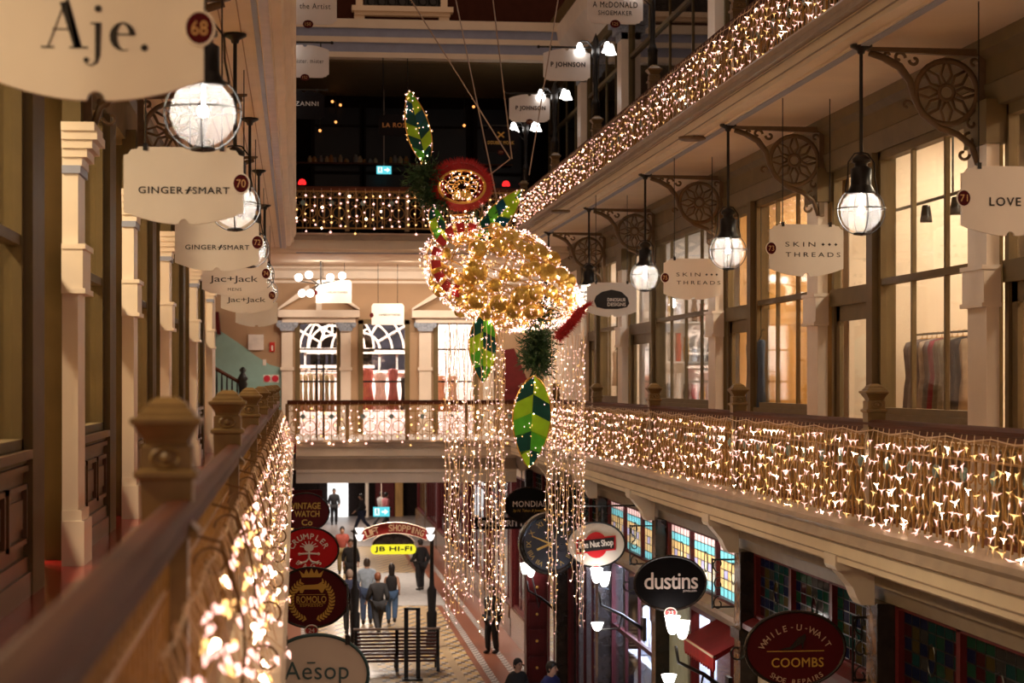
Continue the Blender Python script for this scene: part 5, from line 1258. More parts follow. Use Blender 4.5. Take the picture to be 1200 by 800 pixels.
def dust(L, x, y, z): letters(L, 'dustins', x+.01, y, z+.03, .66, .20, .012, .92); letters(L, 'JEWELLERS', x+.24, y, z-.10, .17, .032, .0)
c = oc(785.5, 683, 23.65); oval(c, .445, .33, 'glossy black oval jewellers sign in front of the lit stained glass', m_ovalblk, m_black, dust, m_wl, '23', 1)
def nut(t, x, y, z):
    MB().prism([(x+p, z+q) for p, q in circ(0, -.005, .175, .20, 20)], y-.004, y+.002).build('red_disc', M('nut_red', (.62, .012, .02), .4, var=0), t)
    a = math.radians(8)
    def ro(p): return (x+p[0], z+p[1]+.1*p[0])
    MB().prism([ro(p) for p in ((-.31, -.11), (.30, -.11), (.30, .11), (-.31, .11))], y-.010, y-.004).build('red_band', bpy.data.materials['nut_red'], t)
    MB().prism([ro(p) for p in ((-.285, -.088), (.275, -.088), (.275, .088), (-.285, .088))], y-.014, y-.010).build('black_band', m_ink, t)
    letters(MB(), 'The Nut Shop', x-.005, y-.018, z+.0, .53, .125, .025, .95, math.radians(5.5)).build('band_lettering', m_sign, t)
c = oc(698.5, 638, 29.55); oval(c, .445, .34, 'white oval sign with red disc and black band in the right ground row', m_ovalwht, m_iron, lambda L, x, y, z: slab(L, y, x, z, .01, .01), m_ink, '19', 1, nut, True)
def mondial(L, x, y, z): letters(L, 'MONDIAL', x+.03, y, z+.03, .68, .115, .0, 1.08)
def mondial2(t, x, y, z): letters(MB(), 'by N. Tahan & Jeweller', x+.03, y, z-.11, .66, .07, .0, 1, 0, .25).build('script', m_goldt, t)
c = oc(619, 592, 39.0); oval(c, .47, .36, 'black oval sign with pale capitals behind the clock', m_ovalblk, m_black, mondial, m_wl, None, 1, mondial2)
def aesop(L, x, y, z):
    letters(L, 'Aesop', x-.0, y, z+.01, .54, .20, -.012, 1.05); slab(L, y, x-.045, z+.10, .07, .012)
c = oc(371, 790, 16.6); t = oval(c, .435, .335, 'large pale oval sign with teal rim at the bottom left', m_ovalwht, m_tealink, aesop, m_tealink, None, -1)
s = MB(); s.tube([(c[0]+p, c[1]+.02, c[2]+q) for p, q in circ(0, 0, .41, .31, 44)], .012, 5, True); s.build('inner_rim', m_tealink, t)
s = MB()
for dx in (-.26, .26): s.cbox((c[0]+dx, c[1], c[2]+.29), (.04, .08, .08)); s.tube([(c[0]+dx, c[1]+.02, c[2]+.3), (c[0]+dx, c[1]+.02, -1.7)], .008, 5)
s.build('hanger', m_iron, t)
def rom(L, x, y, z): letters(L, 'ROMOLO', x-.0, y, z-.02, .34, .075, .02, 1.05); letters(L, 'ESPRESSO', x, y, z-.09, .26, .028, .0); slab(L, y, x, z+.035, .32, .006); slab(L, y, x, z-.068, .32, .005)
def rom2(t, x, y, z):
    g = MB()
    for s in (-1, 1):
        for i in range(15):
            a = math.radians(-72+i*9.2); q = Vector((x+s*.235*math.cos(a), 0, z-.02+.235*math.sin(a))); tx, tz = -s*math.sin(a)*.9, math.cos(a)*.85
            for o in (-.035, .035):
                g.add([(q.x-tx*.02, y, q.z-tz*.02), (q.x+math.cos(a)*s*o+tx*.015, y, q.z+math.sin(a)*o+tz*.005), (q.x+tx*.035+math.cos(a)*s*o, y, q.z+tz*.035+math.sin(a)*o), (q.x+tx*.012, y, q.z+tz*.012)], [(0, 1, 2, 3)])
    g.build('laurel', m_goldt, t, False, 'stuff')
    k = MB().prism([(x-.11, z+.235), (x+.11, z+.235), (x+.14, z+.315), (x+.085, z+.27), (x+.06, z+.33), (x+.03, z+.275), (x, z+.345), (x-.03, z+.275), (x-.06, z+.33), (x-.085, z+.27), (x-.14, z+.315)], y-.002, y+.002); k.build('crown', m_goldt, t)
    b = MB().prism([(x-.19, z+.055), (x-.16, z+.11), (x-.10, z+.145), (x+.04, z+.15), (x+.12, z+.165), (x+.19, z+.125), (x+.15, z+.10), (x+.13, z+.055), (x+.11, z+.055), (x+.08, z+.095), (x-.08, z+.095), (x-.10, z+.055), (x-.13, z+.055), (x-.14, z+.09), (x-.17, z+.055)], y-.002, y+.002); b.build('animal_emblem', m_goldt, t)
c = oc(365, 700, 22.7); oval(c, .435, .345, 'maroon oval sign with gold laurel, crown and animal', m_ovalred, m_black, rom, m_goldt, '24', -1, rom2)
def crump(t, x, y, z):
    L = MB(); arc_letters(L, 'CRUMPLER', x, y, z-.02, .26, .22, math.radians(160), math.radians(20), .085, .02); L.build('arched_lettering', m_sign, t)
    f = MB(); f.prism([(x+p, z+.03+q) for p, q in circ(0, 0, .07, .055, 16)], y-.003, y+.002)
    for k in range(7): a = PI*(.08+.84*k/6); f.tube([(x+.07*math.cos(a), y, z+.03+.05*math.sin(a)), (x+.135*math.cos(a), y, z+.03+.10*math.sin(a))], .007, 4)
    f.tube([(x, y, z-.02), (x, y, z-.13)], .016, 5); f.tube([(x-.13, y, z-.06), (x, y, z-.05), (x+.13, y, z-.06)], .014, 5); f.tube([(x-.11, y, z-.19), (x-.04, y, z-.17), (x, y, z-.12), (x+.04, y, z-.17), (x+.11, y, z-.19)], .015, 5)
    for s in (-1, 1): f.ball((x+s*.14, y, z-.06), .022, 6, 4); f.ball((x+s*.12, y, z-.19), .024, 6, 4)
    f.build('figure_emblem', m_sign, t); arc_letters(MB(), 'BAGS', x, y, z+.0, .25, .24, math.radians(232), math.radians(308), .07, .02, True).build('lower_lettering', m_sign, t)
c = oc(362, 644, 29.0); oval(c, .435, .325, 'bright red oval sign with a white stick figure emblem', m_ovalcr, m_black, lambda L, x, y, z: slab(L, y, x, z-.3, .01, .005), m_sign, None, -1, crump)
def vint(L, x, y, z): letters(L, 'VINTAGE', x+.0, y, z+.12, .54, .115, .02); letters(L, 'WATCH', x+.02, y, z-.03, .46, .11, .02); letters(L, 'Co', x+.02, y, z-.19, .20, .11, .02)
c = oc(358.5, 600, 37.0); oval(c, .435, .36, 'maroon oval watch shop sign, farthest of the left ovals', m_ovalred, m_black, vint, m_goldt, None, -1)
for i, Y in enumerate((16.6, 22.7, 29.0, 37.0)):        # the left piers that carry them, under the gallery
    MB().box(-.82, Y-.15, ZG, -.44, Y+.25, -1.68).build('trim_%d' % (400+i), m_marble, kind='structure')
# red sign board above the vintage oval
a = at(362, 580, YE+.3); o = single(MB().box(a.x-.45, YE+.3, a.z-.12, a.x+.3, YE+.35, a.z+.12), 'red_board', m_ovalred, 'dark red board with hanging wires behind the farthest left oval', 'sign', (a.x, YE+.3, a.z))
MB().tube([(a.x-.3, YE+.33, a.z), (a.x-.3, YE+.33, -2.2)], .01, 4).tube([(a.x+.2, YE+.33, a.z), (a.x+.2, YE+.33, -2.2)], .01, 4).build('hanging_wire', m_iron, o)
# ---- iron wall lamps with twin tulips
def wall_lamp(px, py, px2, py2, Y, label):
    A = at(px, py, Y); xw = 5.24; t = thing('wall_lamp', label, 'lamp', (xw, Y+.1, A.z-.6), 'twin tulip wall lamps')
    B = at(px2, py2, Y)
    MB().tube([(xw, Y+.15, A.z-.80), (xw-.05, Y+.1, A.z-.75), ((xw+A.x)/2, Y, A.z-.55), (A.x+.02, Y, A.z-.40), (A.x-.01, Y, A.z-.2)], [.035, .03, .025, .022, .02], 6).build('arm', m_iron, t, True)
    MB().tube([((xw+A.x)/2, Y, A.z-.55), ((xw+A.x)/2-.05, Y, A.z-.75), (B.x+.02, Y, B.z-.05)], .016, 5).build('branch', m_iron, t, True)
    MB().box(xw-.02, Y, A.z-.95, xw+.03, Y+.2, A.z-.6).build('wall_plate', m_iron, t)
    g = MB()
    for dx, dz in ((-.05, .06), (.07, 0)):
        MB().lathe([(.025, -.12), (.05, -.10), (.075, -.02), (.09, .08), (.10, .10)], (A.x+dx, Y, A.z+dz), 10).build('tulip_shade', m_tulip, t, True)
    MB().lathe([(.03, -.06), (.06, -.03), (.085, .03), (.095, .06)], (B.x, Y, B.z), 10).build('tulip_shade', m_tulip, t, True)
wall_lamp(703, 678, 700, 734, 29.3, 'iron wall lamp with white tulip shades below the white oval sign')
wall_lamp(793, 737, 784, 796, 23.4, 'iron wall lamp with white tulip shades below the black jewellers oval')
wall_lamp(618, 669, 622, 671, 39.6, 'small lit wall lamp below the clock')
# ---- clock
c = at(645, 637, 34.2); ck = thing('wall_clock', 'large round black clock with gold numerals behind the light strands', 'clock', c)
R_ = .55; A_ = c
def cy(pr, name, mat, p=ck): return MB().lathe(pr, (c.x, c.y, c.z), 36, axis='y').build(name, mat, p, True)
cy([(R_, .25), (R_, -.02), (R_*.97, -.05), (R_*.88, -.05), (R_*.86, .0), (.0, .0)], 'case', m_black); 
MB().lathe([(.0, -.005), (R_*.85, -.005), (R_*.85, .01)], (c.x, c.y, c.z), 36, axis='y').build('dial', M('clock_dial', (.025, .02, .02), .4), ck)
nm = MB()
for i, s in enumerate(('XII', 'I', 'II', 'III', 'IIII', 'V', 'VI', 'VII', 'VIII', 'IX', 'X', 'XI')):
    a = PI/2-2*PI*i/12; letters(nm, s, c.x+R_*.70*math.cos(a), c.y-.015, c.z+R_*.70*math.sin(a), None, .085, .0, rot=a-PI/2)
nm.build('numerals', m_goldt, ck, False, 'stuff')
h = MB(); h.tube([(c.x, c.y-.03, c.z), (c.x-.33, c.y-.03, c.z+.14)], [.02, .008], 5); h.tube([(c.x, c.y-.03, c.z), (c.x-.24, c.y-.03, c.z-.10)], [.02, .022], 5); h.ball((c.x, c.y-.03, c.z), .035, 8, 5); h.build('hands', m_gold, ck)
MB().tube([(c.x, c.y+.2, c.z+R_), (c.x, c.y+.2, -2.0)], .03, 6).build('bracket', m_iron, ck)
sg = at(587, 613, 46.5); t = thing('fascia_sign', 'dark fascia sign with pale lettering behind the left light column', 'sign', sg)
MB().box(sg.x-.65, 46.51, sg.z-.14, sg.x+.65, 46.56, sg.z+.14).build('board', m_signd, t); letters(MB(), 'PROSPERITY', sg.x, 46.5, sg.z, 1.1, .14, .02).build('lettering', m_sign, t)
MB().tube([(sg.x-.5, 46.53, sg.z+.1), (sg.x-.5, 46.53, -2.0)], .012, 4).tube([(sg.x+.5, 46.53, sg.z+.1), (sg.x+.5, 46.53, -2.0)], .012, 4).build('hanger', m_iron, t)

# ------------------------------------------------------------------ ground floor hall beyond the bridge
MB().box(-2.5, YE+.6, -2.0, 8, 104, -1.75).build('ceiling_hall', m_white, kind='structure')
MB().box(-2.6, 14, ZG, -2.4, YE+6, -1.75).build('wall_left_ground', m_cream, kind='structure')
MB().box(-.72, 8, -2.35, -.5, YE, -1.68).build('trim_left_ground_frieze', m_nose, kind='structure')
for a, b in ((10, 16.4), (16.9, 22.5), (23, 28.8), (29.3, 36.8), (37.3, 44)): window(-.55, a, b, ZG+.5, None, -2.35, 4, -1, m_redwood, m_uglass)
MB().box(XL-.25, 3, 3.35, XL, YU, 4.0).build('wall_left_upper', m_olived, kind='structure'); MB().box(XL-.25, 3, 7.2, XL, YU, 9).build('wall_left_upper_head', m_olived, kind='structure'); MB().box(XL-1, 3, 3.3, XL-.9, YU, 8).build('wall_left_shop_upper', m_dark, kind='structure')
for i, y in enumerate(PL):
    MB().box(XL, y, 3.4, XL+.13, y+.5, 7.3).build('trim_%d' % (420+i), m_white, kind='structure'); window(XL, y+.55, (PL+[46])[i+1]-.05, 4.0, 6.2, 7.2, 4, -1, m_olived, m_uglass)
for Y in (52, 60, 70, 82, 95):
    ld = bpy.data.lights.new('hall_ceiling_light', 'AREA'); ld.shape = 'DISK'; ld.size = .9; ld.energy = 260; ld.color = (1, .84, .70)
    o = bpy.data.objects.new('hall_ceiling_light', ld); COL.objects.link(o); o.location = (2.4, Y, -2.05)
MB().box(-2.5, 103, ZG, 8, 103.2, -1.75).build('wall_far', m_dark, kind='structure')
a, b = at(384, 606, 102.5), at(408, 560, 102.5)
single(MB().box(a.x, 102.5, ZG, b.x, 102.6, b.z), 'lit_panel', Emit('lit_shop_white', (1, .97, .95), 1.3), 'bright white lit shop panel at the far end of the hall', 'panel', (a.x, 102.5, ZG))
a, b = at(440, 606, 102.5), at(462, 560, 102.5); MB().box(a.x, 102.4, ZG, b.x, 102.9, -1.8).build('wall_far_maroon', m_redwood, kind='structure')
a, b = at(463, 606, 102.5), at(472, 560, 102.5); MB().box(a.x, 102.4, ZG, b.x, 102.9, -1.8).build('wall_far_tan', m_timber, kind='structure')
MB().tube([at(430, 560, 100), at(430, 606, 100)], .09, 8).build('trim_far_column', m_white, kind='structure')
MB().box(-2.5, 84, ZG, 8, 103, ZG+.012).build('floor_far', M('grey_floor', (.30, .26, .25), .4), kind='structure')
# grey door mat
a, b = at(449, 704, 61), at(508, 677, 67); single(MB().box(a.x, 61.5, ZG, b.x, 72, ZG+.02), 'floor_mat', M('grey_mat', (.42, .40, .38), .8), 'pale grey floor mat in the hall below the yellow sign', 'mat', (a.x, 66, ZG))
# hall right side shopfronts
for i in range(7):
    y = 46.5+7.2*i; p = MB(); p.box(5.9, y, ZG, 6.3, y+.5, -1.9); o = p.build('trim_%d' % (260+i), m_redwood if i % 2 else m_marble, kind='structure')
    MB().box(5.85, y-.05, ZG, 6.3, y+.55, ZG+.5).build('plinth', m_black, o)
    window(5.95, y+.5, y+7.2, ZG+.8, -3.4, -2.5, 5, 1, m_redwood, m_uglass)
    MB().box(5.86, y+.5, ZG, 6.1, y+7.2, ZG+.8).build('trim_%d' % (280+i), m_marble, kind='structure')
    MB().prism([(5.9, -2.5), (5.75, -2.45), (5.7, -2.25), (5.9, -2.1)], y, y+7.2).build('trim_%d' % (300+i), m_white, kind='structure')
for i in range(22):
    y = YE+1+.55*i; MB().box(4.9, y, -2.02, 5.9, y+.22, -1.95).build('trim_%d' % (320+i), m_white, kind='structure')
MB().box(6.9, 46, ZG, 7, 103, -1.9).build('wall_hall_right', m_roomw, kind='structure')
for y in (50, 57, 64, 71, 78, 88): 
    ld = bpy.data.lights.new('shop_downlight', 'AREA'); ld.shape = 'DISK'; ld.size = .4; ld.energy = 60; ld.color = WHITE
    o = bpy.data.objects.new('shop_downlight', ld); COL.objects.link(o); o.location = (6.5, y, -2.1)
single(MB().box(6.2, 47.5, ZG, 6.7, 52.5, ZG+.95), 'display_counter', m_cool, 'white jewellery display counter behind the left light column', 'counter', (6.45, 50, ZG))
# hall left side
for i in range(7):
    y = 47+8*i; MB().box(-1.4, y, ZG, -1.0, y+.5, -1.9).build('trim_%d' % (350+i), m_marble, kind='structure')
    window(-1.2, y+.5, y+8, ZG+.7, None, -2.6, 4, -1, m_redwood, m_uglass)
m_tulip2 = Emit('tulip_shade_soft', (1, .93, .86), 1.6)
# ---- arched LIFT / SHOPPING gantry on two posts
Yg = 52.0; gt = thing('lift_sign_gantry', 'black posts carrying an arched red LIFT and SHOPPING sign with lamps', 'sign', (at(462, 620, Yg).x, Yg, ZG))
for px in (416, 506):
    q = at(px, 625, Yg); MB().lathe([(.16, ZG), (.16, ZG+.25), (.12, ZG+.35), (.14, ZG+.9), (.10, ZG+.95), (.13, ZG+1.5), (.07, ZG+1.6), (.05, ZG+2), (.05, q.z), (.08, q.z+.05), (.03, q.z+.15)], (q.x, Yg, 0), 10).build('post', m_iron, gt, True)
ca, cb, cm = at(425, 627, Yg), at(500, 627, Yg), at(462, 619, Yg)
mid = (ca.x+cb.x)/2; W2_ = (cb.x-ca.x)/2; rise = .20
def archz(x): return ca.z-.02+rise*(1-((x-mid)/W2_)**2)
xs2 = [ca.x+(cb.x-ca.x)*i/16 for i in range(17)]
MB().prism([(x, archz(x)+.15) for x in xs2]+[(x, archz(x)-.12) for x in xs2[::-1]], Yg-.05, Yg+.05).build('arch_board', M('arch_red', (.40, .02, .015), .4), gt)
rm = MB()
for d in (.16, -.13): rm.tube([(x, Yg-.06, archz(x)+d) for x in xs2], .012, 5)
rm.build('edge_strip', m_cream, gt)
L = MB()
for body, xa, xb in (('LIFT', 428.5, 443), ('SHOPPING', 455, 497)):
    n = len(body)
    for i, ch in enumerate(body):
        px = xa+(xb-xa)*(i+.5)/n; x = at(px, 620, Yg).x; rot = math.atan2(-2*rise*(x-mid)/W2_**2, 1)
        letters(L, ch, x, Yg-.07, archz(x)+.015, (.05 if ch == 'I' else .10), .17, .02, rot=rot)
L.build('lettering', M('arch_letter', (.95, .66, .40), .4, var=0), gt)
for px in (421, 504):
    q = at(px, 625, Yg)
    for dz in (-.1, .08): MB().lathe([(.03, -.08), (.08, -.03), (.11, .05), (.12, .08)], (q.x, Yg-.15, q.z+dz), 9).build('tulip_shade', m_tulip2, gt, True)
jb = at(461, 640, Yg+.3); t = thing('yellow_sign', 'yellow rounded shop sign with black letters hanging under the red arch', 'sign', jb)
def rrect(cx, cz, w, h, r): return [(cx+sx*(w/2-r)+r*math.cos(a), cz+sz*(h/2-r)+r*math.sin(a)) for sx, sz, a0 in ((1, 1, 0), (-1, 1, PI/2), (-1, -1, PI), (1, -1, 1.5*PI)) for a in (a0, a0+PI/6, a0+PI/3, a0+PI/2)]
k = 1/ppm(jb.x, jb.y); MB().prism(rrect(jb.x, jb.z-.08, 53*k, 11.5*k, .11), jb.y, jb.y+.08).build('board', Emit('sign_yellow', (.82, .72, .03), 1.0), t)
MB().prism([(x, z) for x, z in circ(jb.x, jb.z+.04, 25*k, 14*k, 20, 0, PI)], jb.y+.02, jb.y+.06).build('arched_back', m_black, t)
MB().tube([(x, jb.y+.01, z) for x, z in circ(jb.x, jb.z+.04, 25*k, 14*k, 20, 0, PI)], .016, 5).build('arched_rim', m_cable, t)
MB().tube([(jb.x-.45, jb.y+.04, jb.z), (jb.x-.45, jb.y+.04, archz(jb.x-.45)-.12)], .012, 4).tube([(jb.x+.45, jb.y+.04, jb.z), (jb.x+.45, jb.y+.04, archz(jb.x+.45)-.12)], .012, 4).tube([(jb.x, jb.y+.04, archz(jb.x)-.1), (jb.x, Yg-.02, archz(jb.x)-.1)], .02, 4).build('hanger', m_iron, t)
letters(MB(), 'JB HI-FI', jb.x, jb.y-.006, jb.z-.08, 43*k, 6.5*k, .04, 1.05).build('lettering', m_ink, t)
# ---- bench and black posts in the hall
Yb = 47.6; bl, brr = at(415, 760, Yb), at(515, 760, Yb)
bn = thing('slatted_bench', 'dark slatted timber bench seen from behind in the hall', 'bench', ((bl.x+brr.x)/2, Yb, ZG))
for k in range(9): z = ZG+.22+.083*k; MB().box(bl.x+.05, Yb+.0, z, brr.x-.05, Yb+.05, z+.055).build('back_slat', M('bench_timber', (.10, .025, .018), .35) if not k else bpy.data.materials['bench_timber'], bn)
for k in range(5): MB().box(bl.x+.05, Yb+.1+.11*k, ZG+.40, brr.x-.05, Yb+.18+.11*k, ZG+.45).build('seat_slat', bpy.data.materials['bench_timber'], bn)
for x in (bl.x, (bl.x+brr.x)/2-.04, brr.x-.08): MB().prism([(Yb-.12, ZG), (Yb-.06, ZG), (Yb+.06, ZG+.4), (Yb+.56, ZG+.38), (Yb+.56, ZG), (Yb+.62, ZG), (Yb+.62, ZG+.62), (Yb+.1, ZG+.66), (Yb+.08, ZG+1.0), (Yb+.0, ZG+1.0), (Yb+.0, ZG+.35)], x, x+.08, 'x').build('end_frame', m_iron, bn)
MB().tube([(bl.x-.02, Yb+.04, ZG+1.02), (brr.x+.02, Yb+.04, ZG+1.02)], .03, 6).build('top_rail', m_cable, bn)
fr = MB(); q0, q1 = at(476, 712, 46.2), at(490, 712, 46.2)
for q in (q0, q1): fr.box(q.x-.05, 46.15, ZG, q.x+.05, 46.25, q.z)
fr.box(q0.x-.05, 46.15, q0.z-.05, q1.x+.05, 46.25, q0.z); fr.box(q0.x-.1, 46.0, ZG, q1.x+.1, 46.4, ZG+.04)
single(fr, 'sign_stand', m_iron, 'narrow black metal frame stand in front of the bench', 'stand', (q0.x, 46.2, ZG))

# ------------------------------------------------------------------ clothes in the right gallery windows
Yr0, Yr1, Xr, Zr = 20.5, 22.4, 7.25, .56
rk = MB().tube([(Xr, 19.95, Zr), (Xr, 22.45, Zr)], .014, 6).tube([(Xr, 19.95, Zr), (Xr, 19.95, ZF1)], .014, 6).tube([(Xr, 22.45, Zr), (Xr, 22.45, ZF1)], .014, 6)
single(rk, 'clothes_rail', m_iron, 'black clothes rail behind the nearest right-hand window', 'rail', (Xr, 21.4, ZF1))
cols = [(.20, .17, .17), (.30, .27, .27), (.16, .14, .15), (.55, .45, .38), (.22, .20, .22), (.30, .02, .06), (.24, .20, .15), (.34, .30, .22), (.40, .34, .26), (.03, .03, .035), (.05, .05, .055), (.45, .33, .22)]
names = ('grey shirt nearest the window frame', 'light grey shirt second on the rail', 'charcoal shirt third on the rail', 'cream shirt in the middle of the rail', 'grey checked shirt beside the cream shirt', 'crimson top, the only red one on the rail', 'brown knit next to the crimson top', 'olive knit past the middle of the rail', 'sand coloured knit on the rail', 'black jacket on the rail', 'black top beside the black jacket', 'tan coat at the far end of the rail')
for i, cl_ in enumerate(cols):
    y = 22.2-.175*i; m = M('cloth_%s' % i, cl_, .85, var=.25, scale=12); t = thing('hanging_garment', names[i]+' in the right window', 'garment', (Xr, y, -.35), 'clothes on the right gallery rail'); b = MB()
    vs = []; fs = []; n = 12
    for z, wx, wy in ((Zr-.06, .06, .03), (Zr-.10, .20, .05), (Zr-.18, .23, .06), (Zr-.5, .20, .055), (-.05, .22, .065), (-.33, .24, .07)):
        for k in range(n): a = 2*PI*k/n; vs.append((Xr+wx*math.cos(a), y+wy*math.sin(a)*(1+.25*math.cos(3*a)), z))
    for j in range(5):
        for k in range(n): fs.append((j*n+k, j*n+(k+1) % n, (j+1)*n+(k+1) % n, (j+1)*n+k))
    b.add(vs, fs+[tuple(range(n)), tuple(range(5*n, 6*n))]).build('cloth', m, t, True)
    MB().tube([(Xr-.2, y, Zr-.13), (Xr, y, Zr-.05), (Xr+.2, y, Zr-.13)], .012, 5).tube([(Xr, y, Zr-.05), (Xr, y, Zr+.01), (Xr+.02, y, Zr+.02)], .005, 4).build('hanger', m_timber, t)
for px, py0, py1, wd, Y, X_, col, lb, nme in ((880, 402, 470, 11, 27.0, 0, (.09, .13, .20), 'blue denim jacket in the second right window', 'denim_jacket'), (892, 398, 478, 9, 26.4, 0, (.06, .09, .15), 'dark blue garment beside the denim jacket', 'dark_garment'), (709, 418, 446, 4, 41.4, 0, (.02, .02, .02), 'black narrow garment in the farthest right window', 'black_garment'), (722, 412, 452, 9, 40.9, 0, (.62, .45, .33), 'pale patterned top in the farthest right window', 'patterned_top')):
    garment(nme, px, py0, py1, wd, Y, col, lb, cord=3.1)
# track lights in the first right window
tr = thing('track_light', 'black track with small spotlights inside the nearest right window', 'lamp', (7.0, 20.4, 2.0))
MB().tube([(7.0, 18.6, 2.02), (7.0, 22.4, 2.02)], .02, 6).tube([(7.0, 20.4, 2.02), (7.0, 20.4, 3.1)], .012, 5).build('track', m_iron, tr)
for y in (19.6, 20.3, 21.3):
    h = MB().lathe([(.04, .10), (.05, .08), (.07, -.06), (.07, -.09)], (7.0, y, 1.88), 10).build('spot_head', m_iron, tr, True); MB().lathe([(.0, -.085), (.055, -.085), (.055, -.08)], (7.0, y, 1.88), 10).build('spot_lens', m_tulip, h)
single(MB().box(8.6, 23.5, ZF1, 9.2, 28.2, -.25), 'display_table', m_timber, 'honey timber display table in the second right window', 'table', (8.9, 26, ZF1))
for k in range(6): single(MB().box(8.5-.9, 24.2+.5*k, -.40, 8.0, 24.5+.5*k, -.27+.02*(k % 3)), 'folded_clothes', [m_cool, m_dado, m_black][k % 3], 'folded clothes on the low ledge in the second right window, %s from the near end' % ORDS[k], 'clothes', (7.8, 24.3+.5*k, -.4), 'folded clothes in the second right window')
single(MB().box(7.4, 23.8, ZF1, 8.1, 27.6, -.40), 'low_ledge', m_timber, 'low timber ledge under the folded clothes in the second right window', 'ledge', (7.8, 25.5, ZF1))
# small goods on shelves in the third and left windows
for s_ in range(3):
    z = -.35+.75*s_; single(MB().box(6.65, 36.5, z-.03, 8.6, 36.85, z), 'wall_shelf', m_roomw, 'white wall shelf in the third right window, %s' % ('lowest', 'middle', 'topmost')[s_], 'shelf', (7.6, 36.7, z))
    for k in range(12):
        x_ = 6.74+.155*k; h = .2+.35*RN.random(); col = [m_redp, m_cool, m_black, m_goldt, m_roomw][(k*3+s_) % 5]
        single(MB().lathe([(.05, 0), (.065, h*.5), (.045, h*.8), (.055, h)], (x_, 36.66, z), 8), 'shelf_item', col, '%s accessory, %s along the %s white shelf in the third right window' % (('red', 'white', 'black', 'ochre', 'cream')[(k*3+s_) % 5], ORDS[k], ('lowest', 'middle', 'topmost')[s_]), 'accessory', (x_, 36.66, z), 'accessories in the third right window')
for i in range(16):
    y = 10.5+.29*i; z = .55; m = [m_cool, m_black, m_roomw, m_teal2][i % 4]
    b = MB().prism([(-.22+XL-1.1, z-.02), (XL-1.1, z+.06), (XL-.88, z-.02), (XL-.86, -.25), (XL-1.34, -.25)], y-.05, y+.05)
    single(b, 'hanging_shirt', m, '%s shirt on the left gallery window rail, %s from the near end' % (('white', 'black', 'cream', 'teal')[i % 4], ORDS[i]), 'shirt', (XL-1.1, y, -.25), 'shirts in the left gallery windows')
single(MB().tube([(XL-1.1, 10.2, .63), (XL-1.1, 15.1, .63)], .014, 6).tube([(XL-1.1, 10.2, .63), (XL-1.1, 10.2, ZF1)], .014, 6).tube([(XL-1.1, 15.1, .63), (XL-1.1, 15.1, ZF1)], .014, 6), 'clothes_rail', m_iron, 'clothes rail behind the left gallery windows', 'rail', (XL-1.1, 12.5, ZF1))
# ------------------------------------------------------------------ people
m_skin = M('skin', (.52, .29, .19), .5, var=.06); m_hairb = M('black_hair', (.015, .011, .010), .5); m_hairr = M('auburn_hair', (.16, .05, .02), .5); m_hairg = M('brown_hair', (.05, .028, .016), .5)
m_shoe = M('dark_shoe', (.02, .015, .013), .4)
CL = {}
def cloth(n, c): 
    if n not in CL: CL[n] = M(n, c, .8, var=.15, scale=10)
    return CL[n]
def skin_mesh(J, E, root, sub=1):
    names = list(J); me = bpy.data.meshes.new('s'); me.from_pydata([J[n][0] for n in names], [(names.index(a), names.index(b)) for a, b in E], [])
    o = bpy.data.objects.new('s', me); COL.objects.link(o); o.modifiers.new('k', 'SKIN')
    d = me.skin_vertices[0].data
    for i, n in enumerate(names):
        r = J[n][1]; d[i].radius = (r, r) if not isinstance(r, tuple) else r; d[i].use_root = (n == root)
    if sub: s = o.modifiers.new('u', 'SUBSURF'); s.levels = sub; s.render_levels = sub
    dg = bpy.context.evaluated_depsgraph_get(); m2 = bpy.data.meshes.new_from_object(o.evaluated_get(dg)); bpy.data.objects.remove(o); bpy.data.meshes.remove(me)
    m2.polygons.foreach_set('use_smooth', [True]*len(m2.polygons)); return m2
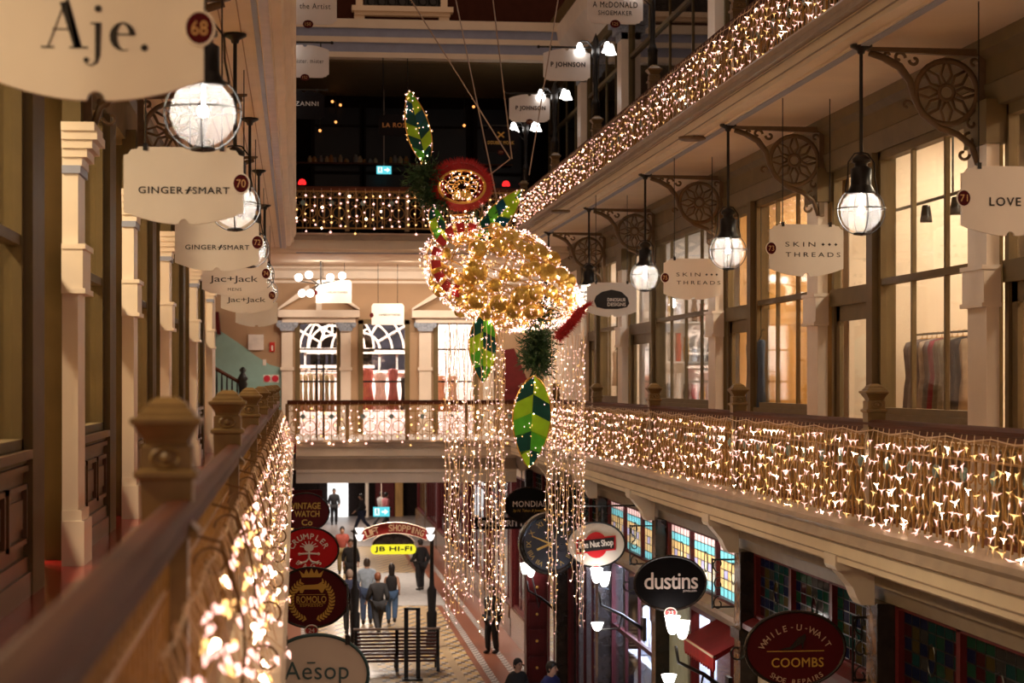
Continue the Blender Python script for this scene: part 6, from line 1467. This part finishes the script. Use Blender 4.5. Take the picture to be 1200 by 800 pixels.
def person(label, loc, yaw, top, legs, hair, stride=.28, phase=1, h=1.72, arms=((.10, .1), (-.12, .1)), lean=0., long_hair=False, sleeves=True, hold=None, female=False, topname='jumper', lift=0):
    k = h/1.72; root = thing('person', label, 'person', loc, rz=yaw); S_ = .19 if not female else .165
    # figure looks along +Y locally
    V = lambda x, y, z: Vector((x*k, y*k+lean*max(0, z-.9)*k, z*k))
    hips = {}; a = stride*phase
    J = {'pel': (V(0, 0, .95), .10*k), 'wai': (V(0, 0, 1.12), .085*k), 'che': (V(0, .01, 1.30), (.11*k, .085*k)), 'nek': (V(0, 0, 1.47), .06*k), 'hd0': (V(0, .03, 1.55), .075*k), 'hd1': (V(0, .035, 1.64), (.075*k, .095*k)), 'hd2': (V(0, .02, 1.70), .06*k)}
    E = [('pel', 'wai'), ('wai', 'che'), ('che', 'nek'), ('nek', 'hd0'), ('hd0', 'hd1'), ('hd1', 'hd2')]
    TJ = {'pel': (V(0, 0, .86), (.185*k, .15*k)), 'wai': (V(0, 0, 1.10), (.175*k if not female else .145*k, .135*k)), 'che': (V(0, .0, 1.32), (.215*k if not female else .175*k, .15*k)), 'nek': (V(0, 0, 1.50), .088*k)}; TE = [('pel', 'wai'), ('wai', 'che'), ('che', 'nek')]
    LJ = {'pel': (V(0, 0, .95), (.185*k, .155*k))}; LE = []
    shoes = MB(); fing = []
    for s, (sw, el) in zip((-1, 1), arms):
        t = 'lr'[s > 0]; sh = V(s*S_, 0, 1.38); eb = V(s*(S_+.06), -.02+sw*.8, 1.10); wr = V(s*(S_+.05), .05+sw*1.4+el, .88+el*.9)
        hd = wr+Vector((0, .02+el*.5, -.07))*k
        J.update({'sh'+t: (sh, .045*k), 'el'+t: (eb, .042*k), 'wr'+t: (wr, .028*k), 'ha'+t: (hd, (.036*k, .02*k))}); E += [('che', 'sh'+t), ('sh'+t, 'el'+t), ('el'+t, 'wr'+t), ('wr'+t, 'ha'+t)]
        fing.append((wr, hd, s))
        TJ.update({'sh'+t: (sh, .098*k), 'el'+t: (eb, .075*k)}); TE += [('che', 'sh'+t)]
        if sleeves: TE += [('sh'+t, 'el'+t), ('el'+t, 'wr'+t)]; TJ['wr'+t] = (wr+(eb-wr)*.12, .058*k)
        else: TJ.pop('el'+t)
        f = s*a; lift_ = .10 if (f < 0 and stride > .1) else 0
        hp = V(s*.095, 0, .90); kn = V(s*.10, f*.45+.05, .50+lift_*.2); an = V(s*.10, f-(.10 if lift_ else 0), .09+lift_)
        J.update({'hp'+t: (hp, .07*k), 'kn'+t: (kn, .05*k), 'an'+t: (an, .038*k)}); E += [('pel', 'hp'+t), ('hp'+t, 'kn'+t), ('kn'+t, 'an'+t)]
        LJ.update({'hp'+t: (hp, .125*k), 'kn'+t: (kn, .092*k), 'an'+t: (an, .075*k)}); LE += [('pel', 'hp'+t), ('hp'+t, 'kn'+t), ('kn'+t, 'an'+t)]
        shoes.ball((an.x, an.y+.06*k, max(.045, an.z-.045)), .14*k, 10, 6, (.36, 1, .34)).ball((an.x, an.y-.02*k, an.z), .055*k, 8, 5)
    body = link_mesh('body', skin_mesh(J, E, 'pel'), root); body.data.materials.append(m_skin)
    link_mesh(topname, skin_mesh(TJ, TE, 'pel'), root).data.materials.append(top)
    link_mesh('trousers', skin_mesh(LJ, LE, 'pel'), root).data.materials.append(legs)
    def loc_build(mb, name, mat, par, sm=True):
        me = mk(mb, name, mat, sm); o = bpy.data.objects.new(name, me); COL.objects.link(o); o.parent = par; return o
    loc_build(shoes, 'shoes', m_shoe, root)
    # five unequal bent fingers on each hand
    g = MB()
    for wr, hd, s in fing:
        d = (hd-wr).normalized()
        for i, L in enumerate((.062, .070, .066, .052)):
            p = hd+Vector(((i-1.5)*.016, 0, 0))*k+d*.015*k; g.tube([p, p+d*L*.55*k, p+d*L*k+Vector((-s*.008, .012, 0))*k], [.009*k, .008*k, .006*k], 5)
        p = hd-d*.02*k; g.tube([p, p+(d*.03+Vector((-s*.03, .02, 0)))*k, p+(d*.055+Vector((-s*.03, .03, 0)))*k], [.011*k, .009*k, .007*k], 5)
    loc_build(g, 'fingers', m_skin, body)
    hc = J['hd1'][0]; fm = MB()
    fm.ball(hc+Vector((0, .0, -.02))*k, .098*k, 14, 10, (.80, 1.0, 1.2)).tube([hc+Vector((0, .095, .01))*k, hc+Vector((0, .122, -.035))*k, hc+Vector((0, .095, -.045))*k], [.008*k, .016*k, .010*k], 6)
    for s in (-1, 1): fm.ball(hc+Vector((s*.082, -.005, -.02))*k, .028*k, 8, 5, (.4, .7, 1.1))
    loc_build(fm, 'head', m_skin, body)
    ey = MB(); 
    for s in (-1, 1): ey.ball(hc+Vector((s*.032, .088, .0))*k, .012*k, 8, 5); ey.tube([hc+Vector((s*.015, .094, .028))*k, hc+Vector((s*.05, .082, .03))*k], .005*k, 4)
    loc_build(ey, 'eyes', m_hairb, body); loc_build(MB().tube([hc+Vector((-.025, .086, -.072))*k, hc+Vector((0, .094, -.074))*k, hc+Vector((.025, .086, -.072))*k], .006*k, 5), 'mouth', M('lips', (.35, .10, .08), .5, var=0), body)
    hm = MB(); pr = [(.0, .135), (.05, .125), (.085, .085), (.100, .03), (.098, -.03), (.085, -.08 if not long_hair else -.22), (.05, -.11 if not long_hair else -.27)]
    n = 16; vs = []; fs = []
    for j, (r, z) in enumerate(pr):
        for i in range(n):
            an_ = 2*PI*i/n; ff = max(0, math.sin(an_)); zz = z if z > .06 else max(z, z*(1-ff)+.055*ff) ; rr = r*1.05
            vs.append(hc+Vector((rr*.88*math.cos(an_), rr*1.06*math.sin(an_)-.012, zz))*k)
    for j in range(len(pr)-1):
        for i in range(n): fs.append((j*n+i, j*n+(i+1) % n, (j+1)*n+(i+1) % n, (j+1)*n+i))
    hm.add(vs, fs+[tuple(range((len(pr)-1)*n, len(pr)*n))]); loc_build(hm, 'hair', hair, root)
    return root, fing
black_c, navy_c, blue_c, denim_c, grey_c = cloth('black_cloth', (.016, .015, .017)), cloth('navy_cloth', (.015, .02, .05)), cloth('pale_blue_cloth', (.36, .45, .56)), cloth('denim', (.05, .08, .16)), cloth('charcoal_cloth', (.05, .05, .055))
def gp(px, Y): a = at(px, 600, Y); return (a.x, Y, ZG)
def bag(loc, hand, rz, col, name, label):
    c, s = math.cos(rz), math.sin(rz); x = loc[0]+hand.x*c-hand.y*s; y = loc[1]+hand.x*s+hand.y*c; z = loc[2]+hand.z-.03
    t = thing(name, label, 'bag', (x, y, z-.55), rz=0)
    MB().prism([(x-.16, z-.55), (x+.16, z-.55), (x+.19, z-.2), (x-.19, z-.2)], y-.06, y+.06).build('bag_body', col, t)
    MB().tube([(x-.1, y, z-.2), (x-.08, y, z-.03), (x, y, z), (x+.08, y, z-.03), (x+.1, y, z-.2)], .010, 5).build('handle', col, t)
person('man in a pale blue shirt and dark jeans walking away down the hall', gp(430, 57), .0, blue_c, denim_c, m_hairg, .10, 1, 1.86, topname='shirt')
L0 = gp(443, 54.2); r_, f_ = person('person in black with auburn hair striding past the blue shirt', L0, .25, black_c, black_c, m_hairr, .30, 1, 1.72)
L0 = gp(459, 56.8); r_, f_ = person('woman in a sleeveless black top and blue jeans carrying a dark bag', L0, -.1, black_c, cloth('blue_jeans', (.06, .12, .24)), m_hairb, .22, -1, 1.72, female=True, sleeves=False, long_hair=True, topname='top')
bag(L0, f_[0][1], -.1, black_c, 'shoulder_bag', 'dark bag hanging from the hand of the woman in blue jeans')
person('bald-topped person in a dark hooded jacket at the left of the hall group', gp(410, 54.8), .1, navy_c, black_c, cloth('grey_hair', (.25, .18, .14)), .08, 1, 1.75, topname='jacket')
person('person in dark clothes with a red top farther down the hall at left', gp(401, 72), PI, cloth('dull_red_cloth', (.30, .06, .04)), cloth('khaki_cloth', (.20, .15, .06)), m_hairb, .05, 1, 1.7)
person('person in black facing the camera between the oval signs and the blue shirt', gp(411, 66), PI, black_c, black_c, m_hairg, .12, 1, 1.72)
person('dark figure standing before the bright white far panel', gp(391.5, 97), PI, black_c, black_c, m_hairb, .05, 1, 1.75)
person('blurred dark walker crossing the far end of the hall', gp(424, 92), 1.4, black_c, navy_c, m_hairb, .35, 1, 1.75)
person('person in a pink top with bags at the far right of the hall end', gp(452, 94), -.9, cloth('pink_cloth', (.55, .18, .20)), black_c, m_hairb, .30, -1, 1.7, female=True)
person('person in grey walking beside the pink top at the hall end', gp(446.5, 95), -.9, cloth('light_grey_cloth', (.4, .38, .38)), grey_c, m_hairb, .25, 1, 1.68)
person('person in black standing behind the left column of light strands', gp(577, 50.5), 2.4, black_c, black_c, m_hairb, .05, 1, 1.72)
person('dark-haired person in black at the bottom edge, looking right', gp(606, 37.8), PI+.5, black_c, black_c, m_hairb, .1, 1, 1.62, female=True)
person('taller dark-haired person in navy at the bottom edge, looking right', gp(645, 36.6), PI+.9, cloth('royal_navy', (.02, .025, .12)), black_c, m_hairb, .1, -1, 1.72)
person('black dressed person by the shop door right of the yellow sign', gp(493, 66), .6, black_c, black_c, m_hairb, .05, 1, 1.7)

# ------------------------------------------------------------------ lift everything so that the ground floor is at height 0
for o in list(SC.objects):
    if o.parent is None: o.location.z += GZ
